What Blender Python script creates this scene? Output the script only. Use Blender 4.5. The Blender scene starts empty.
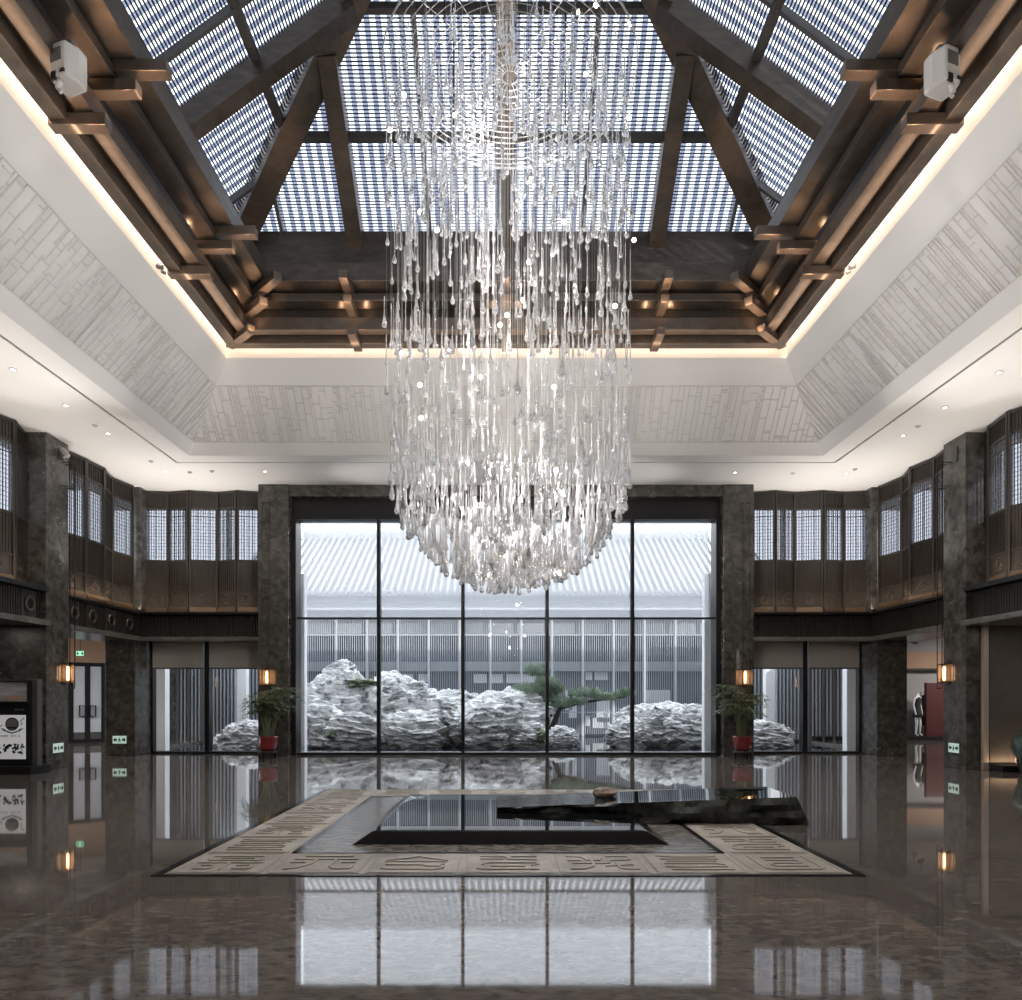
import bpy, math, random
from mathutils import Vector, Matrix, noise
random.seed(7)
PI = math.pi
SC = bpy.context.scene
COL = SC.collection
F = 730.0
Z0 = 9.58          # plan centre of the coffer (distance from the camera)

# ------------------------------------------------------------------ helpers
class MB:
    """collects geometry, links it as ONE mesh object"""
    def __init__(s):
        s.v = []; s.f = []
    def quad(s, a, b, c, d):
        n = len(s.v); s.v += [tuple(a), tuple(b), tuple(c), tuple(d)]; s.f.append((n, n+1, n+2, n+3)); return s
    def tri(s, a, b, c):
        n = len(s.v); s.v += [tuple(a), tuple(b), tuple(c)]; s.f.append((n, n+1, n+2)); return s
    def hexa(s, p):
        n = len(s.v); s.v += [tuple(q) for q in p]
        for f in ((0,3,2,1),(4,5,6,7),(0,1,5,4),(1,2,6,5),(2,3,7,6),(3,0,4,7)):
            s.f.append(tuple(n+i for i in f))
        return s
    def box(s, x0, x1, y0, y1, z0, z1):
        if x0 > x1: x0, x1 = x1, x0
        if y0 > y1: y0, y1 = y1, y0
        if z0 > z1: z0, z1 = z1, z0
        return s.hexa([(x0,y0,z0),(x1,y0,z0),(x1,y1,z0),(x0,y1,z0),(x0,y0,z1),(x1,y0,z1),(x1,y1,z1),(x0,y1,z1)])
    def beam(s, p0, p1, w, h, up=(0,0,1)):
        p0 = Vector(p0); p1 = Vector(p1); d = (p1-p0).normalized(); up = Vector(up)
        r = d.cross(up).normalized(); u = r.cross(d).normalized()
        r *= w/2; u *= h/2
        return s.hexa([p0-r-u, p0+r-u, p1+r-u, p1-r-u, p0-r+u, p0+r+u, p1+r+u, p1-r+u])
    def tube(s, pts, r, n=8, cap=True):
        pts = [Vector(p) for p in pts]; rr = r if isinstance(r, (list, tuple)) else [r]*len(pts)
        base = len(s.v); ref = None
        for i, p in enumerate(pts):
            d = (pts[min(i+1, len(pts)-1)] - pts[max(i-1, 0)]).normalized()
            if ref is None or abs(d.dot(ref)) > .95: ref = Vector((1,0,0)) if abs(d.x) < .8 else Vector((0,1,0))
            a = d.cross(ref).normalized(); b = d.cross(a).normalized()
            for k in range(n):
                t = 2*PI*k/n; s.v.append(tuple(p + (a*math.cos(t)+b*math.sin(t))*rr[i]))
        for i in range(len(pts)-1):
            for k in range(n):
                s.f.append((base+i*n+k, base+i*n+(k+1) % n, base+(i+1)*n+(k+1) % n, base+(i+1)*n+k))
        if cap:
            s.f.append(tuple(base+k for k in range(n))[::-1]); e = base+(len(pts)-1)*n
            s.f.append(tuple(e+k for k in range(n)))
        return s
    def lathe(s, prof, c=(0,0,0), n=24):
        base = len(s.v)
        for r, z in prof:
            for k in range(n):
                t = 2*PI*k/n; s.v.append((c[0]+r*math.cos(t), c[1]+r*math.sin(t), c[2]+z))
        for i in range(len(prof)-1):
            for k in range(n):
                s.f.append((base+i*n+k, base+i*n+(k+1) % n, base+(i+1)*n+(k+1) % n, base+(i+1)*n+k))
        s.f.append(tuple(base+k for k in range(n))[::-1]); e = base+(len(prof)-1)*n
        s.f.append(tuple(e+k for k in range(n)))
        return s
    def prism(s, poly, z0, z1):
        n = len(poly); b = len(s.v)
        s.v += [(x, y, z0) for x, y in poly] + [(x, y, z1) for x, y in poly]
        s.f.append(tuple(b+i for i in range(n))[::-1]); s.f.append(tuple(b+n+i for i in range(n)))
        for i in range(n): s.f.append((b+i, b+(i+1) % n, b+n+(i+1) % n, b+n+i))
        return s
    def sphere(s, c, r, n=10, m=6, sz=1.0):
        prof = [(max(1e-4, r*math.sin(PI*i/m)), -r*sz*math.cos(PI*i/m)) for i in range(m+1)]
        return s.lathe(prof, c, n)
    def xf(s, M, start=0):
        for i in range(start, len(s.v)): s.v[i] = tuple(M @ Vector(s.v[i]))
        return s
    def mesh(s, name, m, smooth=False):
        me = bpy.data.meshes.new(name); me.from_pydata(s.v, [], s.f); me.update()
        if m: me.materials.append(m)
        if smooth: me.shade_smooth()
        return me
    def build(s, name, m, parent=None, smooth=False, bevel=0):
        o = bpy.data.objects.new(name, s.mesh(name, m, smooth)); COL.objects.link(o)
        if parent is not None: o.parent = parent
        if bevel:
            b = o.modifiers.new('bevel', 'BEVEL'); b.width = bevel; b.segments = 2; b.limit_method = 'ANGLE'
        return o

def empty(name, loc=(0,0,0), rz=0, parent=None):
    o = bpy.data.objects.new(name, None); COL.objects.link(o); o.location = loc; o.rotation_euler = (0,0,rz)
    o.empty_display_size = .1
    if parent is not None: o.parent = parent
    return o
def tag(o, label=None, cat=None, group=None, kind=None):
    if label: o['label'] = label
    if cat: o['category'] = cat
    if group: o['group'] = group
    if kind: o['kind'] = kind
    return o
def struct(o, label=None, cat=None): return tag(o, label, cat, None, 'structure')
def copy_tree(o, parent=None):
    c = o.copy(); COL.objects.link(c)
    if parent is not None: c.parent = parent
    for ch in list(o.children): copy_tree(ch, c)
    return c
def px(x, y, Y):
    """point at distance Y seen at pixel x, y"""
    return Vector(((x-506)*Y/F, Y, 1.5+(699-y)*Y/F))

# ------------------------------------------------------------------ materials
def nodes_mat(name):
    m = bpy.data.materials.new(name); m.use_nodes = True; nt = m.node_tree
    return m, nt, nt.nodes['Principled BSDF'], nt.nodes['Material Output']
def mat(name, col, rough=.5, metal=0, col2=None, scale=3, stretch=(1,1,1), detail=6, bump=0, bscale=None,
        ior=1.5, spec=.5, coat=0, pos=(.35,.65), specks=None, trans=0):
    m, nt, b, out = nodes_mat(name)
    b.inputs['Base Color'].default_value = (*col, 1); b.inputs['Roughness'].default_value = rough
    b.inputs['Metallic'].default_value = metal; b.inputs['IOR'].default_value = ior
    b.inputs['Specular IOR Level'].default_value = spec; b.inputs['Coat Weight'].default_value = coat
    b.inputs['Transmission Weight'].default_value = trans
    N = nt.nodes; L = nt.links
    if col2 or bump or specks:
        tc = N.new('ShaderNodeTexCoord'); mp = N.new('ShaderNodeMapping'); mp.inputs['Scale'].default_value = stretch
        L.new(tc.outputs['Object'], mp.inputs['Vector'])
        nz = N.new('ShaderNodeTexNoise'); nz.inputs['Scale'].default_value = scale; nz.inputs['Detail'].default_value = detail
        nz.inputs['Roughness'].default_value = .62; nz.inputs['Distortion'].default_value = .6
        L.new(mp.outputs[0], nz.inputs['Vector'])
        src = None
        if col2:
            r = N.new('ShaderNodeValToRGB'); r.color_ramp.elements[0].position = pos[0]; r.color_ramp.elements[1].position = pos[1]
            r.color_ramp.elements[0].color = (*col, 1); r.color_ramp.elements[1].color = (*col2, 1)
            L.new(nz.outputs['Fac'], r.inputs[0]); src = r.outputs[0]
        if specks:
            vo = N.new('ShaderNodeTexVoronoi'); vo.inputs['Scale'].default_value = specks[1]; L.new(tc.outputs['Object'], vo.inputs['Vector'])
            r2 = N.new('ShaderNodeValToRGB'); r2.color_ramp.elements[0].position = specks[2]; r2.color_ramp.elements[1].position = specks[2]+.04
            r2.color_ramp.elements[0].color = (1,1,1,1); r2.color_ramp.elements[1].color = (0,0,0,1)
            L.new(vo.outputs['Distance'], r2.inputs[0])
            mx = N.new('ShaderNodeMix'); mx.data_type = 'RGBA'
            L.new(r2.outputs[0], mx.inputs['Factor'])
            if src: L.new(src, mx.inputs[6])
            else: mx.inputs[6].default_value = (*col, 1)
            mx.inputs[7].default_value = (*specks[0], 1); src = mx.outputs[2]
        if src: L.new(src, b.inputs['Base Color'])
        if bump:
            n2 = nz
            if bscale:
                n2 = N.new('ShaderNodeTexNoise'); n2.inputs['Scale'].default_value = bscale; n2.inputs['Detail'].default_value = 4
                L.new(mp.outputs[0], n2.inputs['Vector'])
            bp = N.new('ShaderNodeBump'); bp.inputs['Strength'].default_value = bump; bp.inputs['Distance'].default_value = .12 if name in ('garden_rock', 'rippling_water') else .02
            L.new(n2.outputs['Fac'], bp.inputs['Height']); L.new(bp.outputs[0], b.inputs['Normal'])
    return m
def emis(name, col, strength):
    m, nt, b, out = nodes_mat(name)
    b.inputs['Base Color'].default_value = (.8,.8,.8,1); b.inputs['Emission Color'].default_value = (*col,1)
    b.inputs['Emission Strength'].default_value = strength
    return m
def thin_glass(name, tint=(1,1,1), refl=.06, rough=0.0, haze=0.0, hazecol=(.9,.93,1)):
    """clear sheet: transparent, with a fresnel gloss, and optional white scatter (a frosted or woven sheet)"""
    m, nt, b, out = nodes_mat(name); N = nt.nodes; L = nt.links; N.remove(b)
    t = N.new('ShaderNodeBsdfTransparent'); t.inputs[0].default_value = (*tint,1)
    g = N.new('ShaderNodeBsdfGlossy'); g.inputs['Roughness'].default_value = rough
    lw = N.new('ShaderNodeFresnel'); ge = N.new('ShaderNodeNewGeometry'); mr = N.new('ShaderNodeMapRange')
    mr.inputs['To Min'].default_value = 1.45; mr.inputs['To Max'].default_value = 1/1.45   # same gloss from both faces of the sheet
    L.new(ge.outputs['Backfacing'], mr.inputs['Value']); L.new(mr.outputs[0], lw.inputs[0])
    mx = N.new('ShaderNodeMixShader'); L.new(lw.outputs[0], mx.inputs[0]); L.new(t.outputs[0], mx.inputs[1]); L.new(g.outputs[0], mx.inputs[2])
    last = mx.outputs[0]
    if haze:
        tr = N.new('ShaderNodeBsdfTranslucent'); tr.inputs[0].default_value = (*hazecol,1)
        df = N.new('ShaderNodeBsdfDiffuse'); df.inputs[0].default_value = (*hazecol,1)
        m1 = N.new('ShaderNodeMixShader'); m1.inputs[0].default_value = .35; L.new(tr.outputs[0], m1.inputs[1]); L.new(df.outputs[0], m1.inputs[2])
        m2 = N.new('ShaderNodeMixShader'); m2.inputs[0].default_value = haze; L.new(last, m2.inputs[1]); L.new(m1.outputs[0], m2.inputs[2]); last = m2.outputs[0]
    L.new(last, out.inputs[0]); return m

M = {}
M['floor'] = mat('floor_marble', (.11,.098,.09), .035, col2=(.27,.24,.218), scale=7, stretch=(1,1.9,1), detail=14, ior=1.7, spec=.5, pos=(.36,.70), coat=.45)
M['stone'] = mat('dark_marble', (.045,.043,.038), .26, col2=(.17,.16,.145), scale=5, detail=14, pos=(.38,.80), specks=((.5,.48,.44), 5, .045))
M['stone_light'] = mat('grey_marble', (.11,.108,.1), .22, col2=(.2,.195,.18), scale=2.6, detail=12, pos=(.3,.75), specks=((.5,.48,.44), 6, .035))
M['white'] = mat('ceiling_plaster', (.80,.785,.765), .75)
M['slope'] = mat('coffer_plaster', (.70,.69,.68), .8)
M['relief_shade'] = mat('coffer_relief_shade', (.56,.545,.53), .85)  # greyer than the slope: shading of the relief put into the colour
M['gap'] = mat('shadow_gap', (.03,.03,.03), .8)
M['cove'] = mat('cove_plaster', (.80,.72,.62), .8)
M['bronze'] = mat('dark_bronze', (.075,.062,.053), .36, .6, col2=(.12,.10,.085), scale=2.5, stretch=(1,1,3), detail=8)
M['bronze_lit'] = mat('lit_bronze', (.115,.09,.073), .36, .6, col2=(.165,.13,.105), scale=3, detail=8)  # lighter copy of the bronze, its lit look put into the colour
M['steel_blue'] = mat('painted_steel', (.10,.10,.10), .4, .5)
M['wood'] = mat('dark_wood', (.030,.025,.021), .42, col2=(.052,.043,.036), scale=4, stretch=(6,6,.5), detail=6)
M['wood_brown'] = mat('brown_wood', (.034,.027,.022), .45, col2=(.055,.044,.036), scale=4, stretch=(6,6,.5))
M['base_bronze'] = mat('bronze_plinth', (.20,.13,.08), .35, .6)
M['frame'] = mat('black_frame', (.018,.018,.02), .35, .3)
M['louver'] = mat('louver_slat', (.045,.04,.036), .5, .3)
M['shade_slat'] = None
M['glass'] = thin_glass('clear_glass', (.96,.98,1))
M['sun_diffuser'] = thin_glass('sun_diffusing_glass', (1,1,1), haze=.8, hazecol=(.86,.92,1))  # frosting added to diffuse the sun before it enters the hall
M['shade_slat'] = thin_glass('tinted_shade_strip', (.47,.49,.56))
M['screen'] = thin_glass('woven_window_screen', (1,1,1), rough=.5, haze=.6, hazecol=(.93,.95,1))
M['pane'] = thin_glass('screen_pane', (.56,.57,.60), haze=.15, hazecol=(.85,.9,1))
M['shade_cloth'] = mat('grey_roller_cloth', (.42,.39,.36), .9)
M['tile'] = mat('carved_sandstone', (.34,.31,.275), .55, col2=(.46,.425,.38), scale=5, detail=10, bump=.15, bscale=60)
M['tile_line'] = mat('carved_ridge', (.42,.385,.34), .5, col2=(.48,.44,.395), scale=9)
M['band'] = mat('polished_grey_band', (.105,.098,.09), .2, col2=(.22,.205,.19), scale=5, stretch=(1,2,1), detail=12)
M['black'] = mat('black_granite', (.012,.012,.013), .12, ior=1.6)
M['water'] = mat('dark_water', (.006,.007,.008), .012, ior=1.9)
M['ripple'] = mat('rippling_water', (.01,.012,.014), .03, ior=1.7, bump=1, bscale=22, scale=6)
M['slab_rough'] = mat('rough_black_stone', (.03,.033,.031), .32, col2=(.10,.11,.095), scale=7, detail=10, bump=.6, bscale=9)
M['pebble'] = mat('brown_pebble', (.16,.115,.085), .5, col2=(.30,.23,.18), scale=8, detail=8)
M['red'] = mat('red_glaze', (.20,.015,.02), .18, coat=.5)
M['leaf'] = mat('palm_leaf', (.07,.11,.055), .4, col2=(.26,.31,.17), scale=6)
M['cane'] = mat('cane_stem', (.12,.14,.07), .5)
M['soil'] = mat('soil', (.03,.022,.016), .9)
M['rock'] = mat('garden_rock', (.17,.17,.18), .85, col2=(.92,.92,.92), scale=2.2, stretch=(1,1,2.2), detail=15, bump=1, bscale=7, pos=(.36,.52))
M['moss'] = mat('moss', (.16,.20,.12), .9, col2=(.34,.38,.27), scale=12)
M['needle'] = mat('pine_needle', (.15,.22,.15), .6, col2=(.34,.42,.31), scale=3)
M['bark'] = mat('pine_bark', (.09,.07,.055), .85)
M['plaster_out'] = mat('pale_render', (.93,.93,.94), .8)
M['roof'] = mat('pale_roof_tile', (.46,.46,.47), .6, col2=(.56,.56,.57), scale=4)
M['roof_pan'] = mat('roof_pan_tile', (.20,.20,.21), .7)
M['slat_out'] = mat('pale_facade_slat', (.50,.52,.56), .5)
M['post_out'] = mat('grey_facade_post', (.50,.52,.55), .6)
M['facade_dark'] = mat('facade_wall', (.105,.12,.15), .35, col2=(.15,.17,.2), scale=1.5)
M['win_out'] = mat('facade_window', (.45,.47,.5), .4)
M['pool'] = mat('pool_water', (.02,.025,.03), .02, ior=1.5, bump=.04, bscale=4)
M['paving'] = mat('ground_paving', (.3,.3,.3), .8)
M['lamp_metal'] = mat('lantern_metal', (.03,.025,.02), .4, .6)
M['mannequin'] = mat('white_mannequin', (.8,.8,.82), .35)
M['dress'] = mat('black_dress', (.015,.015,.018), .8)
M['maroon'] = mat('maroon_panel', (.07,.016,.016), .5)
M['cream'] = mat('cream_wall', (.55,.50,.45), .8)
M['tan'] = mat('tan_wall', (.42,.28,.19), .7)
M['greywall'] = mat('grey_shop_wall', (.38,.38,.39), .8)
M['celadon'] = mat('green_celadon', (.055,.085,.075), .3, coat=.3)
M['plastic'] = mat('white_plastic', (.46,.44,.42), .4)
M['dgrey'] = mat('dark_grey_plastic', (.09,.09,.09), .5)
M['bulb'] = emis('bulb_glow', (1,.86,.66), 28)
M['warm'] = emis('lantern_tube', (1,.66,.40), 16)
M['led'] = emis('cove_led', (1,.70,.43), 9)
M['downl'] = emis('downlight_lens', (1,.9,.75), 5)
M['sign'] = emis('exit_sign_face', (.62,1,.80), .38)
M['sign_green'] = emis('exit_sign_green', (.1,.9,.45), 1.0)
M['signblack'] = mat('sign_mark', (.005,.02,.012), .6)
M['poster'] = mat('lightbox_paper', (.8,.8,.8), .6)
M['ink'] = mat('poster_ink', (.03,.03,.03), .6)
M['ink2'] = mat('poster_grey_ink', (.2,.2,.2), .6)
def lantern_mat():
    m, nt, b, out = nodes_mat('lantern_shade'); N = nt.nodes; L = nt.links; N.remove(b)
    t = N.new('ShaderNodeBsdfTransparent'); t.inputs[0].default_value = (.75,.6,.48,1)
    tr = N.new('ShaderNodeBsdfTranslucent'); tr.inputs[0].default_value = (.42,.30,.22,1)
    mx = N.new('ShaderNodeMixShader'); mx.inputs[0].default_value = .45
    L.new(t.outputs[0], mx.inputs[1]); L.new(tr.outputs[0], mx.inputs[2]); L.new(mx.outputs[0], out.inputs[0]); return m
M['lantern'] = lantern_mat()
def crystal_mat():
    m, nt, b, out = nodes_mat('crystal'); N = nt.nodes; L = nt.links
    b.inputs['Transmission Weight'].default_value = 1; b.inputs['Roughness'].default_value = .02
    b.inputs['IOR'].default_value = 1.38; b.inputs['Base Color'].default_value = (1,1,1,1)
    tr = N.new('ShaderNodeBsdfTranslucent'); tr.inputs[0].default_value = (.95,.95,.97,1)
    df = N.new('ShaderNodeBsdfDiffuse'); df.inputs[0].default_value = (.95,.95,.97,1)
    m1 = N.new('ShaderNodeMixShader'); m1.inputs[0].default_value = .5; L.new(tr.outputs[0], m1.inputs[1]); L.new(df.outputs[0], m1.inputs[2])
    m2 = N.new('ShaderNodeMixShader'); m2.inputs[0].default_value = .25; L.new(b.outputs[0], m2.inputs[1]); L.new(m1.outputs[0], m2.inputs[2])
    L.new(m2.outputs[0], out.inputs[0]); return m
M['crystal'] = crystal_mat()

# ------------------------------------------------------------------ lights
def light(kind, name, loc, power, col=(1,1,1), size=.1, size_y=None, rot=(0,0,0), spot=None, aim=None, blend=.5, spread=None):
    l = bpy.data.lights.new(name, kind); l.energy = power; l.color = col
    if kind == 'AREA':
        l.size = size
        if size_y: l.shape = 'RECTANGLE'; l.size_y = size_y
        if spread: l.spread = spread
    elif kind == 'SUN': l.angle = size
    else: l.shadow_soft_size = size
    if kind == 'SPOT': l.spot_size = spot; l.spot_blend = blend
    o = bpy.data.objects.new(name, l); COL.objects.link(o); o.location = loc
    if aim is not None: o.rotation_euler = Vector(aim).to_track_quat('-Z', 'Y').to_euler()
    else: o.rotation_euler = rot
    return o

# =================================================================== THE HALL
def side(k):
    """local (a = outward distance, b = along, z) -> world for back/left/right/front"""
    if k == 'back':  return lambda a, b, z: Vector((b, Z0+a, z))
    if k == 'left':  return lambda a, b, z: Vector((-a, Z0+b, z))
    if k == 'right': return lambda a, b, z: Vector((a, Z0+b, z))
    return lambda a, b, z: Vector((b, Z0-a, z))
SIDES = ('back', 'left', 'right', 'front')
def ring_beam(mb, S, a0, a1, z0, z1):
    """mitred square bar running round one side"""
    q = [(a0,-a0,z0),(a1,-a1,z0),(a1,a1,z0),(a0,a0,z0),(a0,-a0,z1),(a1,-a1,z1),(a1,a1,z1),(a0,a0,z1)]
    mb.hexa([S(*p) for p in q])

# floor
fl = MB()
fl.box(-20, 20, -3, 20.62, -.3, 0)
fl.box(-20, -10.95, 20.62, 29, -.3, 0); fl.box(10.95, 20, 20.62, 29, -.3, 0)
struct(fl.build('floor', M['floor']), 'polished brown-grey marble floor mirroring the tall window', 'floor')

# flat ceiling + shadow gap
c = MB()
for k in SIDES:
    S = side(k); ring_beam(c, S, 7.36, 7.83, 7.15, 7.30)
c.box(-10.8, -7.89, -3, 20.7, 7.15, 7.3); c.box(7.89, 10.8, -3, 20.7, 7.15, 7.3)
c.box(-7.89, 7.89, Z0+7.89, 20.7, 7.15, 7.3); c.box(-7.89, 7.89, -3, Z0-7.89, 7.15, 7.3)
struct(c.build('ceiling', M['white']), 'flat white ceiling border with a thin dark shadow line', 'ceiling')
g = MB()
for k in SIDES: ring_beam(g, side(k), 7.80, 7.93, 7.24, 7.31)
struct(g.build('trim_1', M['gap']), 'dark shadow gap around the coffer', 'shadow gap')

# sloped coffer with relief lines
A0, ZA, A1, ZB = 7.36, 7.15, 5.96, 8.76
slopes = {}
for k in SIDES:
    S = side(k); m = MB()
    q = [S(A0,-A0,ZA), S(A1,-A1,ZB), S(A1,A1,ZB), S(A0,A0,ZA)]
    q2 = [S(A0+.1,-A0-.1,ZA+.05), S(A1+.1,-A1-.1,ZB+.05), S(A1+.1,A1+.1,ZB+.05), S(A0+.1,A0+.1,ZA+.05)]
    m.hexa(q+q2)
    o = struct(m.build('ceiling_slope', M['slope']), f'sloped white ceiling panel on the {k} side, relief-patterned', 'ceiling')
    if k != 'front':
        nrm = (S(1,0,0)-S(0,0,0)) * 1.61 + Vector((0,0,1.40)); nrm = -nrm.normalized()
        m = MB()
        def P(b, v): # v 0..1 up the slope
            a = A0+(A1-A0)*v; return S(a, b, ZA+(ZB-ZA)*v) + nrm*.006
        def strip(b0, v0, b1, v1, w=.016):
            p0 = P(b0, v0); p1 = P(b1, v1)
            if (p1-p0).length < .02: return
            m.beam(p0, p1, w, .02, nrm)
        v0, v1 = .15, .73
        b = -A0
        cols = [b]
        while b < A0: b += random.choice((.06,.07,.11,.13,.15,.17)); cols.append(b)
        for i, b in enumerate(cols):
            vm = min(v1, (A0-abs(b))/(A0-A1)) if abs(b) > A1 else v1
            if vm < v0+.05: continue
            v = v0
            while v < vm:
                L_ = random.uniform(.08, .4)
                if random.random() < .86: strip(b, v, b, min(vm, v+L_))
                v += L_+.002
            if i+1 < len(cols):
                vm2 = min(vm, (A0-abs(cols[i+1]))/(A0-A1)) if abs(cols[i+1]) > A1 else vm
                for _ in range(random.choice((2,3,4,5))):
                    vv = random.uniform(v0, vm)
                    if vv < vm2: strip(b, vv, cols[i+1], vv)
        bb0 = A0+(A1-A0)*v0; bb1 = A0+(A1-A0)*v1
        strip(-bb0, v0, bb0, v0); strip(-bb1, v1, bb1, v1)
        m.build('relief_lines', M['relief_shade'], o)
    # warm cove band
    m = MB(); ring_beam(m, S, A1, A1+.08, ZB, ZB+.62)
    struct(m.build('trim_cove', M['cove']), f'warm lit cream cove band above the {k} coffer slope', 'cove')
    # led strip hidden behind the lowest bronze beam
    light('AREA', 'cove_light', S(A1-.055, 0, ZB+.42), 85, (1,.82,.68), .05, 11.6,
          rot=(0, 0, PI/2 if k in ('back','front') else 0), spread=2.6)

# stepped bronze beams and brackets
frame = empty('stepped_beam_cornice', (0, Z0, 9)); struct(frame, 'stepped dark bronze beams with bracket stubs framing the skylight', 'beam frame')
def under(o, par):
    o.parent = par; o.matrix_parent_inverse = par.matrix_basis.inverted(); return o
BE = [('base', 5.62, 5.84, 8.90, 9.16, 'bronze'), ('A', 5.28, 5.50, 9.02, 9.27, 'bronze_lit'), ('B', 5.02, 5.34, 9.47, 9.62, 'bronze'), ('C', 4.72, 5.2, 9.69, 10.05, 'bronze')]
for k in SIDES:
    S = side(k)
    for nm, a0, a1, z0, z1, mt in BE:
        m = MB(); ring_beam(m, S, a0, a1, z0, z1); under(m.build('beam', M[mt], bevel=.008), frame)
    m = MB(); ring_beam(m, S, 5.60, 5.75, 9.16, 11.2); under(m.build('backing_board', M['wood']), frame)
    m = MB(); ring_beam(m, S, 5.42, 5.60, 10.3, 11.12); under(m.build('ring_beam', M['bronze'], bevel=.01), frame)
    if k == 'front': continue
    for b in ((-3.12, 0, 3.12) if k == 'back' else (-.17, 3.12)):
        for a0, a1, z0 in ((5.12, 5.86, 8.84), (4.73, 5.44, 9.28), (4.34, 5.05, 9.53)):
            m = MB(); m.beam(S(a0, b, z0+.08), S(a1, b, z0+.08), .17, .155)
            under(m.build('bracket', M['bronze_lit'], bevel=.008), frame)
        for a0, z0, pw in ((5.35, 8.55, 1.6), (4.98, 9.02, 1.6), (4.6, 9.3, 1.2)):
            light('SPOT', 'bracket_uplight', S(a0+.05, b, z0-.12), pw*8.0, (1,.62,.36), .02, spot=1.9, aim=(0,0,1))
        light('SPOT', 'bracket_uplight', S(5.42, b+.25, 9.30), 4, (1,.62,.36), .02, spot=2.6, aim=(0,0,1))
        light('SPOT', 'bracket_uplight', S(5.42, b-.25, 9.30), 4, (1,.62,.36), .02, spot=2.6, aim=(0,0,1))
for sx in (-1, 1):
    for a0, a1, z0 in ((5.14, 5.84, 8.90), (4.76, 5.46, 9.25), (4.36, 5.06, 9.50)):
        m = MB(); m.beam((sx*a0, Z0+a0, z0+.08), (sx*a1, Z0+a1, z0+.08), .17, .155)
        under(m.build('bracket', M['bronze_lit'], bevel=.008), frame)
    for a0, z0 in ((5.5, 8.6), (5.1, 9.0), (4.72, 9.28)):
        light('SPOT', 'bracket_uplight', (sx*a0, Z0+a0, z0-.12), 18, (1,.62,.36), .02, spot=1.9, aim=(0,0,1))
    light('SPOT', 'bracket_uplight', (sx*5.42, Z0+5.0, 9.30), 4, (1,.62,.36), .02, spot=2.6, aim=(0,0,1))
    light('SPOT', 'bracket_uplight', (sx*5.0, Z0+5.42, 9.30), 4, (1,.62,.36), .02, spot=2.6, aim=(0,0,1))
for k in SIDES:
    S = side(k)
    light('AREA', 'beam_strip_light', S(5.56, 0, 8.80), 16, (1,.70,.48), .04, 10.8, rot=(PI, 0, PI/2 if k in ('back','front') else 0))

# hipped skylight
SL = .74; EA = 5.5; EZ = 11.1
sky = empty('skylight_frame', (0, Z0, EZ)); struct(sky, 'hipped glass skylight with dark steel rafters and fine louvres', 'skylight')
def sp(S, t, b, dz=0): return S(EA-t, b, EZ+SL*t+dz)
for sx in (-1, 1):
    for sy in (-1, 1):
        m = MB(); p0 = Vector((sx*(EA+.1), Z0+sy*(EA+.1), EZ-.12)); p1 = Vector((sx*.15, Z0+sy*.15, EZ+SL*EA-.15))
        m.beam(p0, p1, .46, .42); under(m.build('hip_rafter', M['bronze'], bevel=.012), sky)
for k in SIDES:
    S = side(k)
    rb = 3.10 if k in ('back','front') else 2.6
    for b, w, h in ((-rb,.32,.36), (0,.34,.36), (rb,.32,.36), (-1.56,.07,.12), (1.56,.07,.12), (-4.6,.07,.12), (4.6,.07,.12)):
        t1 = EA-max(abs(b), .2)
        m = MB(); m.beam(sp(S, -.05, b, -h/2+.02), sp(S, t1, b, -h/2+.02), w, h)
        under(m.build('rafter' if w > .1 else 'glazing_bar', M['bronze' if w > .1 else 'steel_blue']), sky)
    for t in (0, 1.37, 2.8, 4.2):
        m = MB(); w = EA-t; m.beam(sp(S, t, -w, -.05), sp(S, t, w, -.05), .12, .12)
        under(m.build('purlin', M['steel_blue']), sky)
    # fine louvres, one part per bay
    bb = (-5.5, -rb, 0, rb, 5.5); tt = (0, 1.37, 2.8, 5.4)
    up = (S(1,0,0)-S(0,0,0))*(-1)
    for i in range(4):
        for j in range(3):
            m = MB(); t = tt[j]+.03
            while t < tt[j+1]:
                lo = max(bb[i], -(EA-t)); hi = min(bb[i+1], EA-t)
                if hi-lo > .05:
                    m.beam(sp(S, t, lo, .05), sp(S, t, hi, .05), .028, .008, up=(0,0,1))
                t += .046
            if m.v: under(m.build('louvre_panel', M['louver']), sky)
    m = MB(); b = -EA+.1
    while b < EA:
        t1 = EA-abs(b)
        if t1 > .1: m.beam(sp(S, -.5, b, .22), sp(S, t1, b, .22), .10, .006)
        b += .2
    under(m.build('shading_slats', M['shade_slat']), sky)
    m = MB(); m.tri(sp(S, -.2, -EA-.2, .34), sp(S, -.2, EA+.2, .34), sp(S, EA, 0, .34))
    under(m.build('glazing', M['sun_diffuser']), sky)

# roof mass round the coffer (keeps the sun out, shades the courtyard)
m = MB()
m.box(-13, -5.8, -3.5, 20.4, 9.3, 9.6); m.box(5.8, 13, -3.5, 20.4, 9.3, 9.6)
m.box(-5.8, 5.8, Z0+5.8, 20.4, 9.3, 9.6); m.box(-5.8, 5.8, -3.5, Z0-5.8, 9.3, 9.6)
m.box(-13, 13, 20.2, 20.4, 7.32, 9.3)
struct(m.build('roof', M['paving']), 'flat roof over the hall around the skylight', 'roof')

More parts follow.
